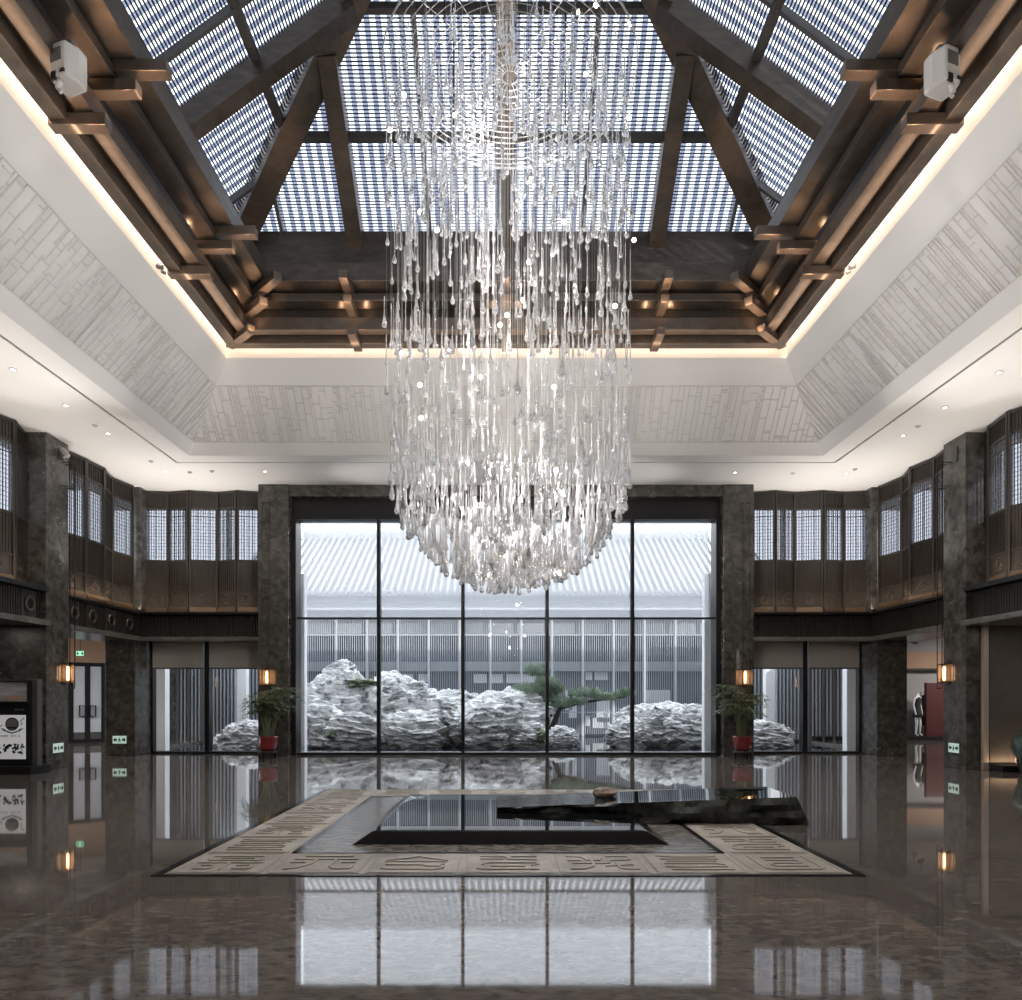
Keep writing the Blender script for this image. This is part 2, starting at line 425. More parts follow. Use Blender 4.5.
# front wall behind the camera, upper outer walls
m = MB(); m.box(-20, 20, -3.2, -3, -.3, 9.3); struct(m.build('wall_front', M['stone']), 'stone wall behind the viewer', 'wall')
UW = [(5.28, 6.75)]   # clear band of the upper windows
for sx, nm in ((-1, 'left'), (1, 'right')):
    m = MB()
    m.box(sx*11.0, sx*11.2, -3, 20.9, 3.3, 5.2); m.box(sx*11.0, sx*11.2, -3, 20.9, 7.1, 7.3)
    y = -3
    while y < 20.9: m.box(sx*11.0, sx*11.2, y, y+.08, 5.2, 7.1); y += 3
    m.box(sx*9.98, sx*11.2, -3, 20.9, 3.1, 3.3)
    m.box(sx*10.35, sx*10.45, -3, 12.7, 3.86, 7.15)
    # lower recess wall and return
    m.box(sx*13, sx*13.2, -3, 15.45, -.3, 3.3); m.box(sx*11.2, sx*13.2, -3, 15.6, 3.1, 3.3)
    struct(m.build('wall_'+nm, M['stone']), f'{nm} stone wall of the hall with upper window band', 'wall')

# pillars
def pillar(name, mt, boxes, label):
    m = MB()
    for b in boxes: m.box(*b)
    return struct(m.build(name, M[mt], bevel=.012), label, 'pillar')
for sx, nm in ((-1,'left'), (1,'right')):
    pillar('pillar', 'stone', [(sx*9.73, sx*10.5, 15.45, 16.24, 0, 7.15)], f'tall grey marble pillar at the {nm} side wall, lantern on its face')
    pillar('pillar', 'stone', [(sx*9.76, sx*10.55, 19.2, 20.25, 0, 3.06)], f'squat marble pier at the {nm} rear corner under the balcony')
    pillar('pillar', 'stone', [(sx*9.74, sx*10.02, 19.45, 19.8, 3.8, 7.15)], f'slim marble post between folding screens in the {nm} rear corner')
    pillar('pillar', 'stone', [(sx*5.72, sx*6.52, 19.2, 20.0, 0, 7.15)], f'tall marble pillar flanking the great window on the {nm}')
    m = MB(); m.box(sx*10.5, sx*13, 15.45, 15.7, 0, 3.1); m.box(sx*11.2, sx*20, 15.45, 15.7, 3.1, 4.05); m.box(sx*13, sx*20, 15.45, 15.7, 0, 3.1); struct(m.build('wall_return_'+nm, M['stone']), f'dark stone return wall under the {nm} balcony', 'wall')
m = MB(); m.box(-5.72, 5.72, 19.25, 20.0, 6.85, 7.15); struct(m.build('lintel', M['stone']), 'stone lintel over the great window', 'lintel')

# --- great window
W = empty('window_1', (0, 19.62, 0)); struct(W, 'five-bay floor-to-ceiling window to the rock garden', 'window')
m = MB(); m.box(-5.72, 5.72, 19.5, 19.95, 6.30, 6.85); under(m.build('head_panel', M['frame']), W)
for sx in (-1, 1):
    m = MB(); m.box(sx*5.60, sx*5.72, 19.45, 19.95, 0, 6.3); under(m.build('side_jamb', M['frame']), W)
mull = [px(x, 0, 19.62).x for x in (379, 463, 547, 632)]
for x in mull:
    m = MB(); m.box(x-.045, x+.045, 19.52, 19.70, 0, 6.32); under(m.build('mullion', M['frame']), W)
m = MB(); m.box(-5.62, 5.62, 19.55, 19.69, 3.64, 3.69); under(m.build('transom', M['frame']), W)
m = MB(); m.box(-5.62, 5.62, 19.5, 19.75, 0, .07); under(m.build('sill', M['frame']), W)
xs = [-5.6]+mull+[5.6]
for i in range(5):
    for z0, z1 in ((.07, 3.64), (3.69, 6.3)):
        m = MB(); m.box(xs[i]+.045, xs[i+1]-.045, 19.61, 19.615, z0, z1); under(m.build('glass_pane', M['glass']), W)
for i, w in enumerate(('first from the left', 'second from the left', 'middle', 'second from the right', 'first from the right')):
    m = MB(); a = xs[i]+(.12 if i == 0 else .05); b = xs[i+1]-(.12 if i == 4 else .05)
    m.quad((a, 19.75, 3.69), (b, 19.75, 3.69), (b, 19.75, 6.3), (a, 19.75, 6.3))
    o = m.build('roller_screen', M['screen'])
    m = MB(); m.box(a, b, 19.74, 19.76, 3.66, 3.69); m.build('hem_bar', M['frame'], o)
    tag(o, f'sheer white roller screen in the great window, {w} bay', 'window screen', 'sheer screens in the great window')

# --- rear side windows, roller shades
n_w = 2
for sx, nm in ((-1,'left'), (1,'right')):
    w = empty(f'window_{n_w}', (sx*8.2, 20.15, 0)); n_w += 1; struct(w, f'two-bay glazed doorway under the balcony, {nm} of the great window', 'window')
    m = MB(); m.box(sx*6.50, sx*6.56, 20.05, 20.25, 0, 3.1); m.box(sx*9.70, sx*9.78, 20.05, 20.25, 0, 3.1)
    m.box(sx*6.5, sx*9.78, 20.05, 20.25, 3.03, 3.1); m.box(sx*6.5, sx*9.78, 20.05, 20.25, 0, .06); under(m.build('window_frame', M['frame']), w)
    m = MB(); m.box(sx*8.15, sx*8.27, 20.03, 20.27, 0, 3.06); under(m.build('mullion', M['frame']), w)
    for a, b, t in ((6.56, 8.15, 'nearer the great window'), (8.27, 9.70, 'nearer the corner pier')):
        m = MB(); m.box(sx*a, sx*b, 20.15, 20.155, .06, 3.03); under(m.build('glass_pane', M['glass']), w)
        m = MB(); m.quad((sx*(a+.02), 20.0, 2.36), (sx*(b-.02), 20.0, 2.36), (sx*(b-.02), 20.0, 2.98), (sx*(a+.02), 20.0, 2.98))
        o = m.build('roller_blind', M['shade_cloth'])
        mm = MB(); mm.box(sx*(a+.02), sx*(b-.02), 19.98, 20.02, 2.32, 2.36); mm.build('hem_bar', M['dgrey'], o)
        mm = MB(); mm.box(sx*(a+.02), sx*(b-.02), 19.97, 20.03, 2.98, 3.05); mm.build('cassette', M['plastic'], o)
        tag(o, f'grey roller blind pulled down a little in the {nm} doorway window, {t}', 'roller blind', 'grey roller blinds')

# --- balcony: slab, ledges, slatted fascia
for sx, nm in ((-1,'left'), (1,'right')):
    bal = empty('balcony_fascia', (sx*9.9, 17, 3.1)); struct(bal, f'dark slatted balcony front with stone edge on the {nm}', 'balcony')
    m = MB()
    m.box(sx*6.52, sx*9.78, 19.45, 20.6, 3.04, 3.16)               # back stone edge
    m.box(sx*9.70, sx*11, 16.24, 19.5, 3.04, 3.16)
    m.box(sx*9.62, sx*11, -3, 15.45, 3.04, 3.16)
    under(m.build('stone_edge', M['stone_light'], bevel=.01), bal)
    m = MB()
    m.box(sx*6.52, sx*9.9, 19.72, 20.6, 3.16, 3.76); m.box(sx*9.92, sx*11, 16.24, 19.8, 3.16, 3.76); m.box(sx*9.88, sx*11, -3, 15.45, 3.16, 3.76)
    under(m.build('fascia_board', M['wood']), bal)
    m = MB(); x = 6.55
    while x < 9.85: m.box(sx*x, sx*(x+.035), 19.66, 19.72, 3.16, 3.74); x += .075
    y = 16.26
    while y < 19.7: m.box(sx*9.87, sx*9.92, y, y+.035, 3.16, 3.74); y += .075
    y = 10.0
    while y < 15.42: m.box(sx*9.83, sx*9.88, y, y+.035, 3.16, 3.74); y += .075
    under(m.build('slats', M['wood']), bal)
    m = MB(); m.box(sx*6.52, sx*9.9, 19.50, 20.4, 3.76, 3.83); m.box(sx*9.78, sx*11, 16.24, 19.6, 3.76, 3.83); m.box(sx*9.66, sx*11, -3, 15.45, 3.76, 3.86)
    under(m.build('top_ledge', M['frame'], bevel=.008), bal)
    # uplight troughs on the ledges
    wl = (1,.80,.62)
    light('AREA', 'ledge_uplight', (sx*9.70, 17.8, 3.90), 12, wl, .05, 2.8, rot=(PI,0,0))
    light('AREA', 'ledge_uplight', (sx*8.2, 19.44, 3.90), 13, wl, .05, 3.2, rot=(PI,0,PI/2))
    light('AREA', 'ledge_uplight', (sx*9.60, 8.0, 3.92), 65, wl, .06, 14, rot=(PI,0,0))
for i in range(6):  # added fill spots that brighten the coffer slopes, no fixtures modelled
    for sx in (-1, 1):
        light('SPOT', 'coffer_fill', (sx*9.55, 3.0+i*3.0 if i < 5 else 18.3, 4.0), 1250, (1,.95,.91), .12, spot=.48, aim=(-sx*.95,0,.34), blend=.7)
for x in (-8.6, -7.2, 7.2, 8.6): light('SPOT', 'coffer_fill', (x, 19.3, 4.0), 1250, (1,.95,.91), .12, spot=.48, aim=(0,-.95,.34), blend=.7)
for x in (-8, -4.8, -1.6, 1.6, 4.8, 8): light('SPOT', 'coffer_fill', (x, -.6, 4.0), 1250, (1,.95,.91), .12, spot=.48, aim=(0,.95,.34), blend=.7)
for i in range(9):  # more added spots, lifting the flat ceiling without lighting the screens
    for sx in (-1, 1): light('SPOT', 'ceiling_fill', (sx*9.3, -.8+i*2.42, 3.95), 125, (1,.955,.91), .1, spot=1.9, aim=(-sx*.12,0,1), blend=1)
for x in (-8.6, -7.2, 7.2, 8.6, -4.4, -1.5, 1.5, 4.4): light('SPOT', 'ceiling_fill', (x, 18.95, 3.95 if abs(x) > 6 else 6.2), 150 if abs(x) > 6 else 14, (1,.955,.91), .1, spot=1.9 if abs(x) > 6 else 2.6, aim=(0,-.1,1), blend=1) if abs(x) > 6 else None
for sx in (-1, 1): light('AREA', 'soffit_fill', (sx*11.4, 13.6, 3.05), 14, (1,.9,.8), .5)  # added fill for the dark recess under each balcony
# ring medallions on the left fascia
for i, x in enumerate((27.7, 72.7, 90.7, 110, 128)):
    X = 9.85 if i == 0 else 9.89
    Y = X*F/(506-x); z = 3.46
    o = empty('ring_medallion', (-X, Y, z), 0)
    m = MB(); m.box(-.02, .02, -.2, .2, -.29, .29); m.build('plate', M['dgrey'], o)
    m = MB(); pts = [(0.04, .135*math.cos(t*PI/12), .135*math.sin(t*PI/12)) for t in range(25)]; m.tube(pts, .032, 8, False); m.build('ring', M['bronze_lit'], o, smooth=True)
    m = MB(); m.tube([(.02,0,0),(.03,0,0)], .11, 20); m.build('recess', M['frame'], o)
    lb = ['on the fascia beside the kiosk', 'hidden partly by the lantern pillar', 'second past the lantern pillar', 'third past the lantern pillar', 'nearest the rear corner'][i]
    tag(o, f'ringed dark plate on the left balcony front, {lb}', 'medallion', 'ring medallions on the left balcony front')

# --- folding lattice screens (prototype scaled by width via separate builds)
def screen(p0, p1, label, group, z0=3.83, z1=7.13, win=True):
    p0 = Vector(p0); p1 = Vector(p1); d = p1-p0; w = math.hypot(d.x, d.y); ang = math.atan2(d.y, d.x)
    o = empty('lattice_screen', (p0.x, p0.y, z0), ang)
    # local x along width, local -y is the face towards the hall
    m = MB(); H = z1-z0
    m.box(0, .05, -.05, .05, 0, H); m.box(w-.05, w, -.05, .05, 0, H); m.box(.05, w-.05, -.035, .035, H-.06, H)
    for z in (.18, .58, 1.42, 2.86): m.box(.05, w-.05, -.03, .03, z-.025, z+.025)
    m.build('frame', M['wood'], o)
    m = MB(); n = max(5, int((w-.1)/.062))
    for i in range(1, n):
        x = .05+(w-.1)*i/n; m.box(x-.008, x+.008, -.020, -.008, .6, H-.05)
    for z in (2.62,): m.box(.05, w-.05, -.026, -.008, z-.01, z+.01)
    m.build('lattice_bars', M['wood'], o)
    m = MB(); m.box(.05, w-.05, -.004, .012, 2.88, H-.05); m.build('upper_board', M['wood_brown'], o); m = MB(); m.box(.05, w-.05, -.004, .012, .6, 1.42); m.build('lower_board', M['wood_brown'], o)
    m = MB(); m.box(.05, w-.05, -.004, .004, 1.445, 2.84); pn = m.build('window_pane', M['pane'], o)
    m = MB(); nx = 4
    for i in range(1, nx): x = .05+(w-.1)*i/nx; m.box(x-.006, x+.006, .01, .022, 1.445, 2.84)
    z = 1.55
    while z < 2.82: m.box(.05, w-.05, .01, .022, z-.004, z+.004); z += .09
    m.build('muntins', M['frame'], pn)
    m = MB(); m.box(.05, w-.05, -.012, .02, .2, .56)
    m.box(.08, w-.08, -.02, -.012, .215, .235); m.box(.08, w-.08, -.02, -.012, .525, .545)
    m.box(.08, .10, -.02, -.012, .215, .545); m.box(w-.10, w-.08, -.02, -.012, .215, .545)
    pb = m.build('carved_panel', M['wood'], o)
    m = MB(); cx = w/2; cz = .385; s = min(.11, w*.22)
    for sg in (-1, 1):
        m.tube([(cx+sg*s*(.08+.75*math.sin(t)), -.022, cz+s*(-.1+.85*math.cos(t))) for t in [i*PI/8 for i in range(9)]], .008, 6)
        m.tube([(cx+sg*s*(.45+.28*math.cos(t)), -.022, cz-s*.25+.26*s*math.sin(t)) for t in [i*PI/5 for i in range(9)]], .007, 6)
        m.tube([(cx+sg*s*.3, -.022, cz+s*.25), (cx+sg*s*1.25, -.022, cz+s*.1), (cx+sg*s*1.3, -.022, cz-s*.7)], .007, 6)
    m.tube([(cx-s*1.2, -.022, cz-s*1.05), (cx+s*1.2, -.022, cz-s*1.05)], .009, 6); m.tube([(cx-s*.8, -.022, cz+s*1.1), (cx+s*.8, -.022, cz+s*1.1)], .009, 6)
    m.build('scroll_carving', M['bronze_lit'], pb, smooth=True)
    m = MB(); m.hexa([(.02,-.09,0),(w-.02,-.09,0),(w-.02,.04,0),(.02,.04,0),(.04,-.04,.16),(w-.04,-.04,.16),(w-.04,.04,.16),(.04,.04,.16)])
    m.build('plinth', M['base_bronze'], o)
    tag(o, label, 'folding screen', group)
    return o
ORD = ['first', 'second', 'third', 'fourth', 'fifth', 'sixth', 'seventh', 'eighth', 'ninth', 'tenth', 'eleventh', 'twelfth']
bx = [px(x, 0, 19.75).x for x in (141.5, 166, 189, 215, 237, 257.5)]
by = [19.78, 19.9, 19.76, 19.92, 19.76, 19.9]
for sx, nm in ((-1,'left'), (1,'right')):
    for i in range(5):
        a = (bx[i], by[i], 0); b = (bx[i+1], by[i+1], 0)
        if sx > 0: a, b = (-b[0], b[1], 0), (-a[0], a[1], 0)
        j = i if sx < 0 else i
        screen(a, b, f'dark lattice screen panel high on the rear wall, {ORD[j]} from the {nm} corner', f'rear folding screens, {nm}')
    zz = [(16.28, 9.97), (17.1, 9.87), (17.8, 9.82), (18.5, 10.02), (19.3, 9.88)] if sx < 0 else [(16.3, 9.87), (17.0, 10.0), (17.75, 9.85), (18.45, 10.05), (19.35, 9.9)]
    for i in range(4):
        (ya, xa), (yb, xb) = zz[i], zz[i+1]
        if sx < 0: screen((-xa, ya, 0), (-xb, yb, 0), f'dark lattice screen panel on the left side wall, {ORD[i]} beyond the lantern pillar', 'side folding screens, left')
        else: screen((xb, yb, 0), (xa, ya, 0), f'dark lattice screen panel on the right side wall, {ORD[i]} beyond the lantern pillar', 'side folding screens, right')
    zz = [(15.43, 10.18), (14.75, 9.95), (13.95, 10.16), (13.3, 9.95), (12.6, 10.15)] if sx < 0 else [(15.43, 10.2), (15.05, 9.98), (14.3, 9.86), (13.6, 10.1), (12.9, 9.95)]
    for i in range(3):
        (ya, xa), (yb, xb) = zz[i], zz[i+1]
        if sx < 0: screen((-xb, yb, 0), (-xa, ya, 0), f'dark lattice screen panel on the left wall, {ORD[i]} in front of the lantern pillar', 'near folding screens, left')
        else: screen((xa, ya, 0), (xb, yb, 0), f'dark lattice screen panel on the right wall, {ORD[i]} in front of the lantern pillar', 'near folding screens, right')
# rear upper wall behind the screens
for sx, nm in ((-1,'left'), (1,'right')):
    m = MB(); m.box(sx*6.5, sx*11, 20.2, 20.35, 3.1, 5.25); m.box(sx*6.5, sx*11, 20.2, 20.35, 6.75, 7.3)
    x = 6.5
    for i in range(4): m.box(sx*x, sx*(x+.1), 20.2, 20.35, 5.25, 6.75); x += 1.15
    struct(m.build('wall_back_'+nm, M['stone']), f'rear upper wall behind the screens on the {nm}', 'wall')

# --- downlights, sprinklers
dl = empty('downlight', (0,0,7.15))
m = MB(); m.tube([(0,0,-.012),(0,0,.02)], .06, 20); m.build('rim', M['plastic'], dl)
m = MB(); m.tube([(0,0,-.016),(0,0,-.011)], .038, 16); m.build('lens', M['downl'], dl)
dm = MB().tube([(0,0,-.018),(0,0,-.0125)], .038, 16).mesh('dark_lens', M['dgrey'])
DL = [(13,369,'left'),(66,405,'left'),(108,433,'left'),(165,471,'left'),(265,471,'rear'),(735,472,'rear'),(846,473,'right'),(903,435,'right'),(945,407,'right'),(999,372,'right')]
cnt = {}
for i, (x, y, w) in enumerate(DL):
    Y = 5.65*F/(699-y); X = (x-506)*Y/F
    o = dl if i == 0 else copy_tree(dl)
    o.location = (X, Y, 7.15)
    cnt[w] = cnt.get(w, 0)+1
    lab = {0:'nearest the viewer on the left', 1:'second along the left side', 2:'third along the left side', 3:'in the rear left corner', 4:'over the rear left screens near the window', 5:'over the rear right screens near the window', 6:'in the rear right corner', 7:'third along the right side', 8:'second along the right side', 9:'nearest the viewer on the right'}[i]
    tag(o, f'small recessed ceiling downlight, {lab}', 'downlight', 'ceiling downlights')
    light('SPOT', 'downlight_beam', (X, Y, 7.10), 60, (1,.86,.7), .04, spot=1.6, aim=(0,0,-1), blend=.8)
spk = None
for i, (x, y, lab) in enumerate(((95,425,'on the left ceiling border'),(151,461,'in the rear left ceiling corner'),(190,472,'at rear left above the screens'),(212,471,'just before the rear left screens'),(918,426,'on the right ceiling border'),(793,473,'at rear right above the screens'),(855,469,'in the rear right ceiling corner'))):
    Y = 5.65*F/(699-y); X = (x-506)*Y/F
    if spk is None:
        spk = empty('ceiling_sensor'); m = MB(); m.lathe([(.055,0),(.055,-.01),(.035,-.035),(.01,-.04)], (0,0,0), 16); m.build('housing', M['plastic'], spk, smooth=True); o = spk
    else: o = copy_tree(spk)
    o.location = (X, Y, 7.15)
    tag(o, f'tiny white round sensor {lab}', 'sensor', 'ceiling sensors')

# --- lanterns
def lantern(loc, rz, label, top):
    o = empty('wall_lantern', loc, rz)   # local -y faces the room
    H = .40; r = .22
    m = MB(); pts = [(r*math.cos(PI+PI*i/12)*1.0, -.02+r*.75*math.sin(PI+PI*i/12), 0) for i in range(13)]
    for i in range(12):
        a, b = pts[i], pts[i+1]; m.quad((a[0],a[1],-H/2),(b[0],b[1],-H/2),(b[0],b[1],H/2),(a[0],a[1],H/2))
    m.build('shade', M['lantern'], o, smooth=True)
    m = MB()
    for z in (-H/2, H/2): m.tube([(p[0],p[1],z) for p in pts], .010, 6)
    m.tube([(r,-.02,-H/2),(r,-.02,H/2)], .008, 6); m.tube([(-r,-.02,-H/2),(-r,-.02,H/2)], .008, 6)
    for s in (-1, 1): m.tube([(s*.09,-.19,-.32),(s*.09,-.19,top)], .011, 6)
    m.tube([(-.09,-.19,-.32),(.09,-.19,-.32)], .011, 6)
    for z in (top, top-.52):
        m.tube([(-.09,-.19,z),(.09,-.19,z)], .011, 6)
        for s in (-1, 1): m.tube([(s*.09,-.19,z),(s*.09,0,z)], .011, 6)
    m.build('rod_frame', M['lamp_metal'], o)
    m = MB(); m.box(-.07,.07,-.03,0,-.25,.25); m.build('back_plate', M['lamp_metal'], o)
    m = MB(); m.tube([(0,-.09,-.15),(0,-.09,.15)], .026, 12); m.build('light_tube', M['warm'], o, smooth=True)
    tag(o, label, 'wall lantern', 'bronze wall lanterns')
    d = Matrix.Rotation(rz, 3, 'Z') @ Vector((0,-.34,0))
    return o
lantern((-9.73, 16.06, 2.06), PI/2, 'glowing cylindrical wall lantern on the nearer left side pillar beside the kiosk', 4.62)
lantern((9.73, 16.06, 2.06), -PI/2, 'glowing cylindrical wall lantern on the nearer right side pillar beside the shop opening', 4.62)
lantern((-6.26, 19.2, 2.07), 0, 'glowing wall lantern on the pillar left of the great window, above a palm', 4.55)
lantern((6.26, 19.2, 2.07), 0, 'glowing wall lantern on the pillar right of the great window, above a palm', 4.55)

# --- potted palms
def palm(loc, label, seed):
    rnd = random.Random(seed)
    o = empty('potted_palm', loc)
    m = MB()
    for sx in (-1,1):
        for sy in (-1,1): m.box(sx*.15-.025, sx*.15+.025, sy*.15-.025, sy*.15+.025, 0, .14)
    m.lathe([(.23,.14),(.24,.16),(.23,.19)], (0,0,0), 20); m.build('stand', M['frame'], o)
    m = MB(); m.lathe([(.15,.19),(.20,.24),(.245,.36),(.25,.44),(.235,.50),(.255,.53),(.255,.56),(.22,.56),(.21,.50)], (0,0,0), 28); m.build('pot', M['red'], o, smooth=True)
    m = MB(); m.tube([(0,0,.49),(0,0,.515)], .215, 20); m.build('soil', M['soil'], o)
    st = MB(); lf = MB()
    for i in range(16):
        a = rnd.uniform(0, 2*PI); r0 = rnd.uniform(.02,.15); h = rnd.uniform(1.15,1.85); lean = rnd.uniform(.08,.42)
        p = [Vector((math.cos(a)*(r0+lean*t**2), min(.5, math.sin(a)*(r0+lean*t**2)), .5+(h-.5)*t)) for t in (0,.25,.5,.75,1)]
        st.tube(p, [.013,.012,.011,.009,.006], 6)
        for q in range(6):
            b = p[4] if q < 3 else p[3]*.5+p[4]*.5*1.0
            if q >= 3: b = (p[3]+p[4])/2
            fa = rnd.uniform(0, 2*PI); L_ = rnd.uniform(.28,.52)
            fd = Vector((math.cos(fa), math.sin(fa), 0))
            axis = [b + fd*L_*t + Vector((0,0,.22*t-.42*t*t)) for t in (0,.2,.4,.6,.8,1)]
            for k in range(1, 6):
                for sg in (-1, 1):
                    sd = Vector((-fd.y, fd.x, 0))*sg
                    for e in range(2):
                        bb = axis[k-1].lerp(axis[k], e*.5)
                        tip = bb + (sd*.75+fd*.6).normalized()*rnd.uniform(.14,.24) + Vector((0,0,rnd.uniform(-.10,.03)))
                        w = fd*.016
                        tip.y = min(tip.y, .66); bb = bb.copy(); bb.y = min(bb.y, .6)
                        mid = bb.lerp(tip,.45)+Vector((0,0,.015))
                        lf.quad(bb, mid-w, tip, mid+w)
    st.build('cane_stems', M['cane'], o); lf.build('fronds', M['leaf'], o)
    tag(o, label, 'potted plant', 'palms in red pots')
palm((-6.02, 18.45, 0), 'leafy palm in a red glazed pot at the pillar left of the great window', 3)
palm((5.98, 18.45, 0), 'leafy palm in a red glazed pot at the pillar right of the great window', 11)

# --- exit signs
def sign(loc, rz, label, w=.36, h=.2, running=False):
    o = empty('exit_sign', loc, rz)
    m = MB(); m.box(-w/2-.015, w/2+.015, -.02, 0, -h/2-.015, h/2+.015); m.build('casing', M['dgrey'], o)
    m = MB(); m.box(-w/2, w/2, -.026, -.02, -h/2, h/2); m.build('face', M['sign'] if not running else M['sign_green'], o)
    m = MB(); y0, y1 = -.031, -.026
    for s in (-1, 1):   # arrows out to both sides
        m.box(s*.03*w/.36, s*.11*w/.36, y0, y1, .005, .04) if False else None
        m.prism([(s*.15*w/.36, 0), (s*.11*w/.36, .045), (s*.11*w/.36, .018), (s*.06*w/.36, .018), (s*.06*w/.36, -.018), (s*.11*w/.36, -.018), (s*.11*w/.36, -.045)], 0, .005)
    st = 0
    m.xf(Matrix.Scale(1.5, 4, (0,1,0)) @ Matrix.Scale(1.08, 4, (1,0,0))); m.xf(Matrix.Rotation(PI/2, 4, 'X')); m.xf(Matrix.Translation((0, -.026, 0)))
    m.build('arrows', M['signblack'], o)
    m = MB(); m.box(-.018,.018,y0,y1,-.03,.02); m.box(-.035,-.018,y0,y1,-.005,.012); m.box(.018,.035,y0,y1,-.012,.005); m.box(-.03,-.012,y0,y1,-.06,-.03); m.box(.008,.034,y0,y1,-.05,-.03); m.tube([(0,y0,.042),(0,y1,.042)], .016, 10)
    m.build('running_figure', M['signblack'] if not running else M['sign'], o)
    tag(o, label, 'exit sign', 'low exit signs' if not running else None)
    return o
sign((-9.73, 15.83, .44), PI/2, 'green-white exit sign low on the left lantern pillar')
sign((9.73, 15.83, .44), -PI/2, 'green-white exit sign low on the right lantern pillar')
sign((px(120,740,19.2).x, 19.2, .43), 0, 'green-white exit sign low on the left rear pier')
for sx, nm in ((-1,'left'), (1,'right')):
    m = MB(); m.box(sx*9.715, sx*9.73, 15.73, 15.97, .18, .28); o = m.build('wall_socket', M['dgrey']); tag(o, f'small dark floor socket plate under the exit sign on the {nm} pillar', 'socket')

# camera box and plate on pillar tops
o = empty('security_camera', (-9.73, 15.95, 6.83))
m = MB(); m.box(0,.06,-.06,.06,-.1,.12); m.build('bracket', M['dgrey'], o)
m = MB(); m.tube([(.06,0,-.05),(.16,-.02,0),(.18,-.04,.08)], .02, 8); m.beam((.06,-.06,.12),(.22,-.10,-.06),.09,.08); m.build('housing', M['shade_cloth'], o, bevel=.01)
tag(o, 'white bracketed security camera near the top of the left pillar', 'camera')
m = MB(); m.box(9.70, 9.73, 15.72, 15.92, 6.62, 6.95); tag(m.build('junction_plate', M['dgrey'], bevel=.006), 'small grey plate near the top of the right lantern pillar', 'wall plate')

# --- stage lights hanging by the cornice
def stage_light(loc, sx, label):
    o = empty('moving_stage_light', loc, sx*.35)
    m = MB(); m.prism([(-.15,.12),(-.17,-.02),(-.11,-.17),(.11,-.17),(.17,-.02),(.15,.12)], -.24, .18); ob = m.build('housing', M['plastic'], o, bevel=.03)
    m = MB(); m.box(-.10,.06,-.178,-.17,-.05,.10); m.build('type_plate', M['dgrey'], o)
    for vb in ((-.09,-.02,-.25,-.16), (.05,.11,-.2,-.16)):
        m = MB(); m.box(vb[0],vb[1],-.176,-.15,vb[2],vb[3]); m.build('vent', M['frame'], o)
    m = MB(); m.tube([(.0,-.12,-.22),(.0,-.15,-.36)], .035, 12); m.tube([(.0,-.12,-.36),(.02,-.14,-.40)], .02, 10); m.build('lens_tube', M['plastic'], o, smooth=True)
    m = MB(); m.box(-.05,.05,-.03,.03,.18,.30); m.beam((0,0,.28),(sx*.55,0,.30),.08,.05); m.build('mounting_arm', M['dgrey'], o)
    tag(o, label, 'stage light', 'white stage lights under the skylight frame')
stage_light(px(70, 68, 8.65), -1, 'white moving stage light on the left bronze beams, plate facing down')
stage_light(px(941, 72, 8.65), 1, 'white moving stage light on the right bronze beams')
for sx, nm, mt in ((-1,'left','dgrey'), (1,'right','plastic')):
    o = empty('cove_detector', (sx*5.93, 12.42, 8.87)); m = MB(); m.tube([(0,0,0),(-sx*.09,0,-.03)], .045, 12); m.tube([(0,.16,0),(-sx*.06,.16,-.03)], .03, 12); m.build('housing', M[mt], o)
    tag(o, f'small round detector in the {nm} cove beneath the beams', 'detector')

# --- kiosk lightbox, lower left
k = empty('lightbox_kiosk', (-10.25, 14.75, 0)); KX = -10.25
tag(k, 'black lightbox kiosk with a screen above and a grey poster below, at the left edge', 'kiosk')
m = MB(); m.box(-1.0, .84, -.30, .36, 0, .16); m.build('plinth', M['frame'], k, bevel=.01)
m = MB(); m.box(-.95, .74, -.17, .02, .16, 1.88); m.build('cabinet', M['frame'], k, bevel=.015)
m = MB(); m.box(.74, .86, -.12, .04, .16, 1.90); m.build('side_panel', M['dgrey'], k, bevel=.01)
m = MB(); m.box(-.95, .735, -.20, -.17, 1.40, 1.87); sb = m.build('screen_bezel', M['frame'], k)
m = MB(); m.box(-.95, .70, -.206, -.20, 1.45, 1.83); pic = m.build('screen', mat('screen_picture', (.14,.14,.15), .08, col2=(.5,.5,.52), scale=1.6, stretch=(.3,1,2.2), pos=(.4,.62)), sb)
m = MB()
for i in range(4): m.box(.26+i*.105, .35+i*.105, -.21, -.206, 1.47, 1.56)
m.build('pictured_pavilion', M['tan'], sb)
m = MB(); m.box(-.95, .66, -.19, -.17, .30, 1.18); ps = m.build('poster', emis('lit_poster', (.95,.97,1), .22), k)
m = MB(); y0, y1 = -.194, -.19
def disc(mb, x, z, r, n=24): mb.tube([(x,y0,z),(x,y1,z)], r, n)
disc(m, .40, 1.0, .125); m.build('emblem_globe', M['ink2'], ps)
m = MB(); m.tube([(.40+.125*math.cos(a), y0, 1.0+.125*math.sin(a)) for a in [i*PI/12 for i in range(25)]], .010, 5)
m.box(.31,.49,y0-.002,y1,.91,.945)
for s in (-1,1): m.beam((.40+s*.18, y0, .88), (.40, y0, .82), .006, .022, (0,0,1))
for s in (-1,1): m.beam((.40+s*.14, y0, .89), (.40+s*.22, y0, .91), .006, .018, (0,0,1))
for x, z in ((.56,1.04),(.60,1.08),(.57,.98),(.16,.94),(.10,.92)): m.beam((x,y0,z),(x+.04,y0,z+.05),.006,.012,(0,0,1))
m.build('emblem', M['ink'], ps)
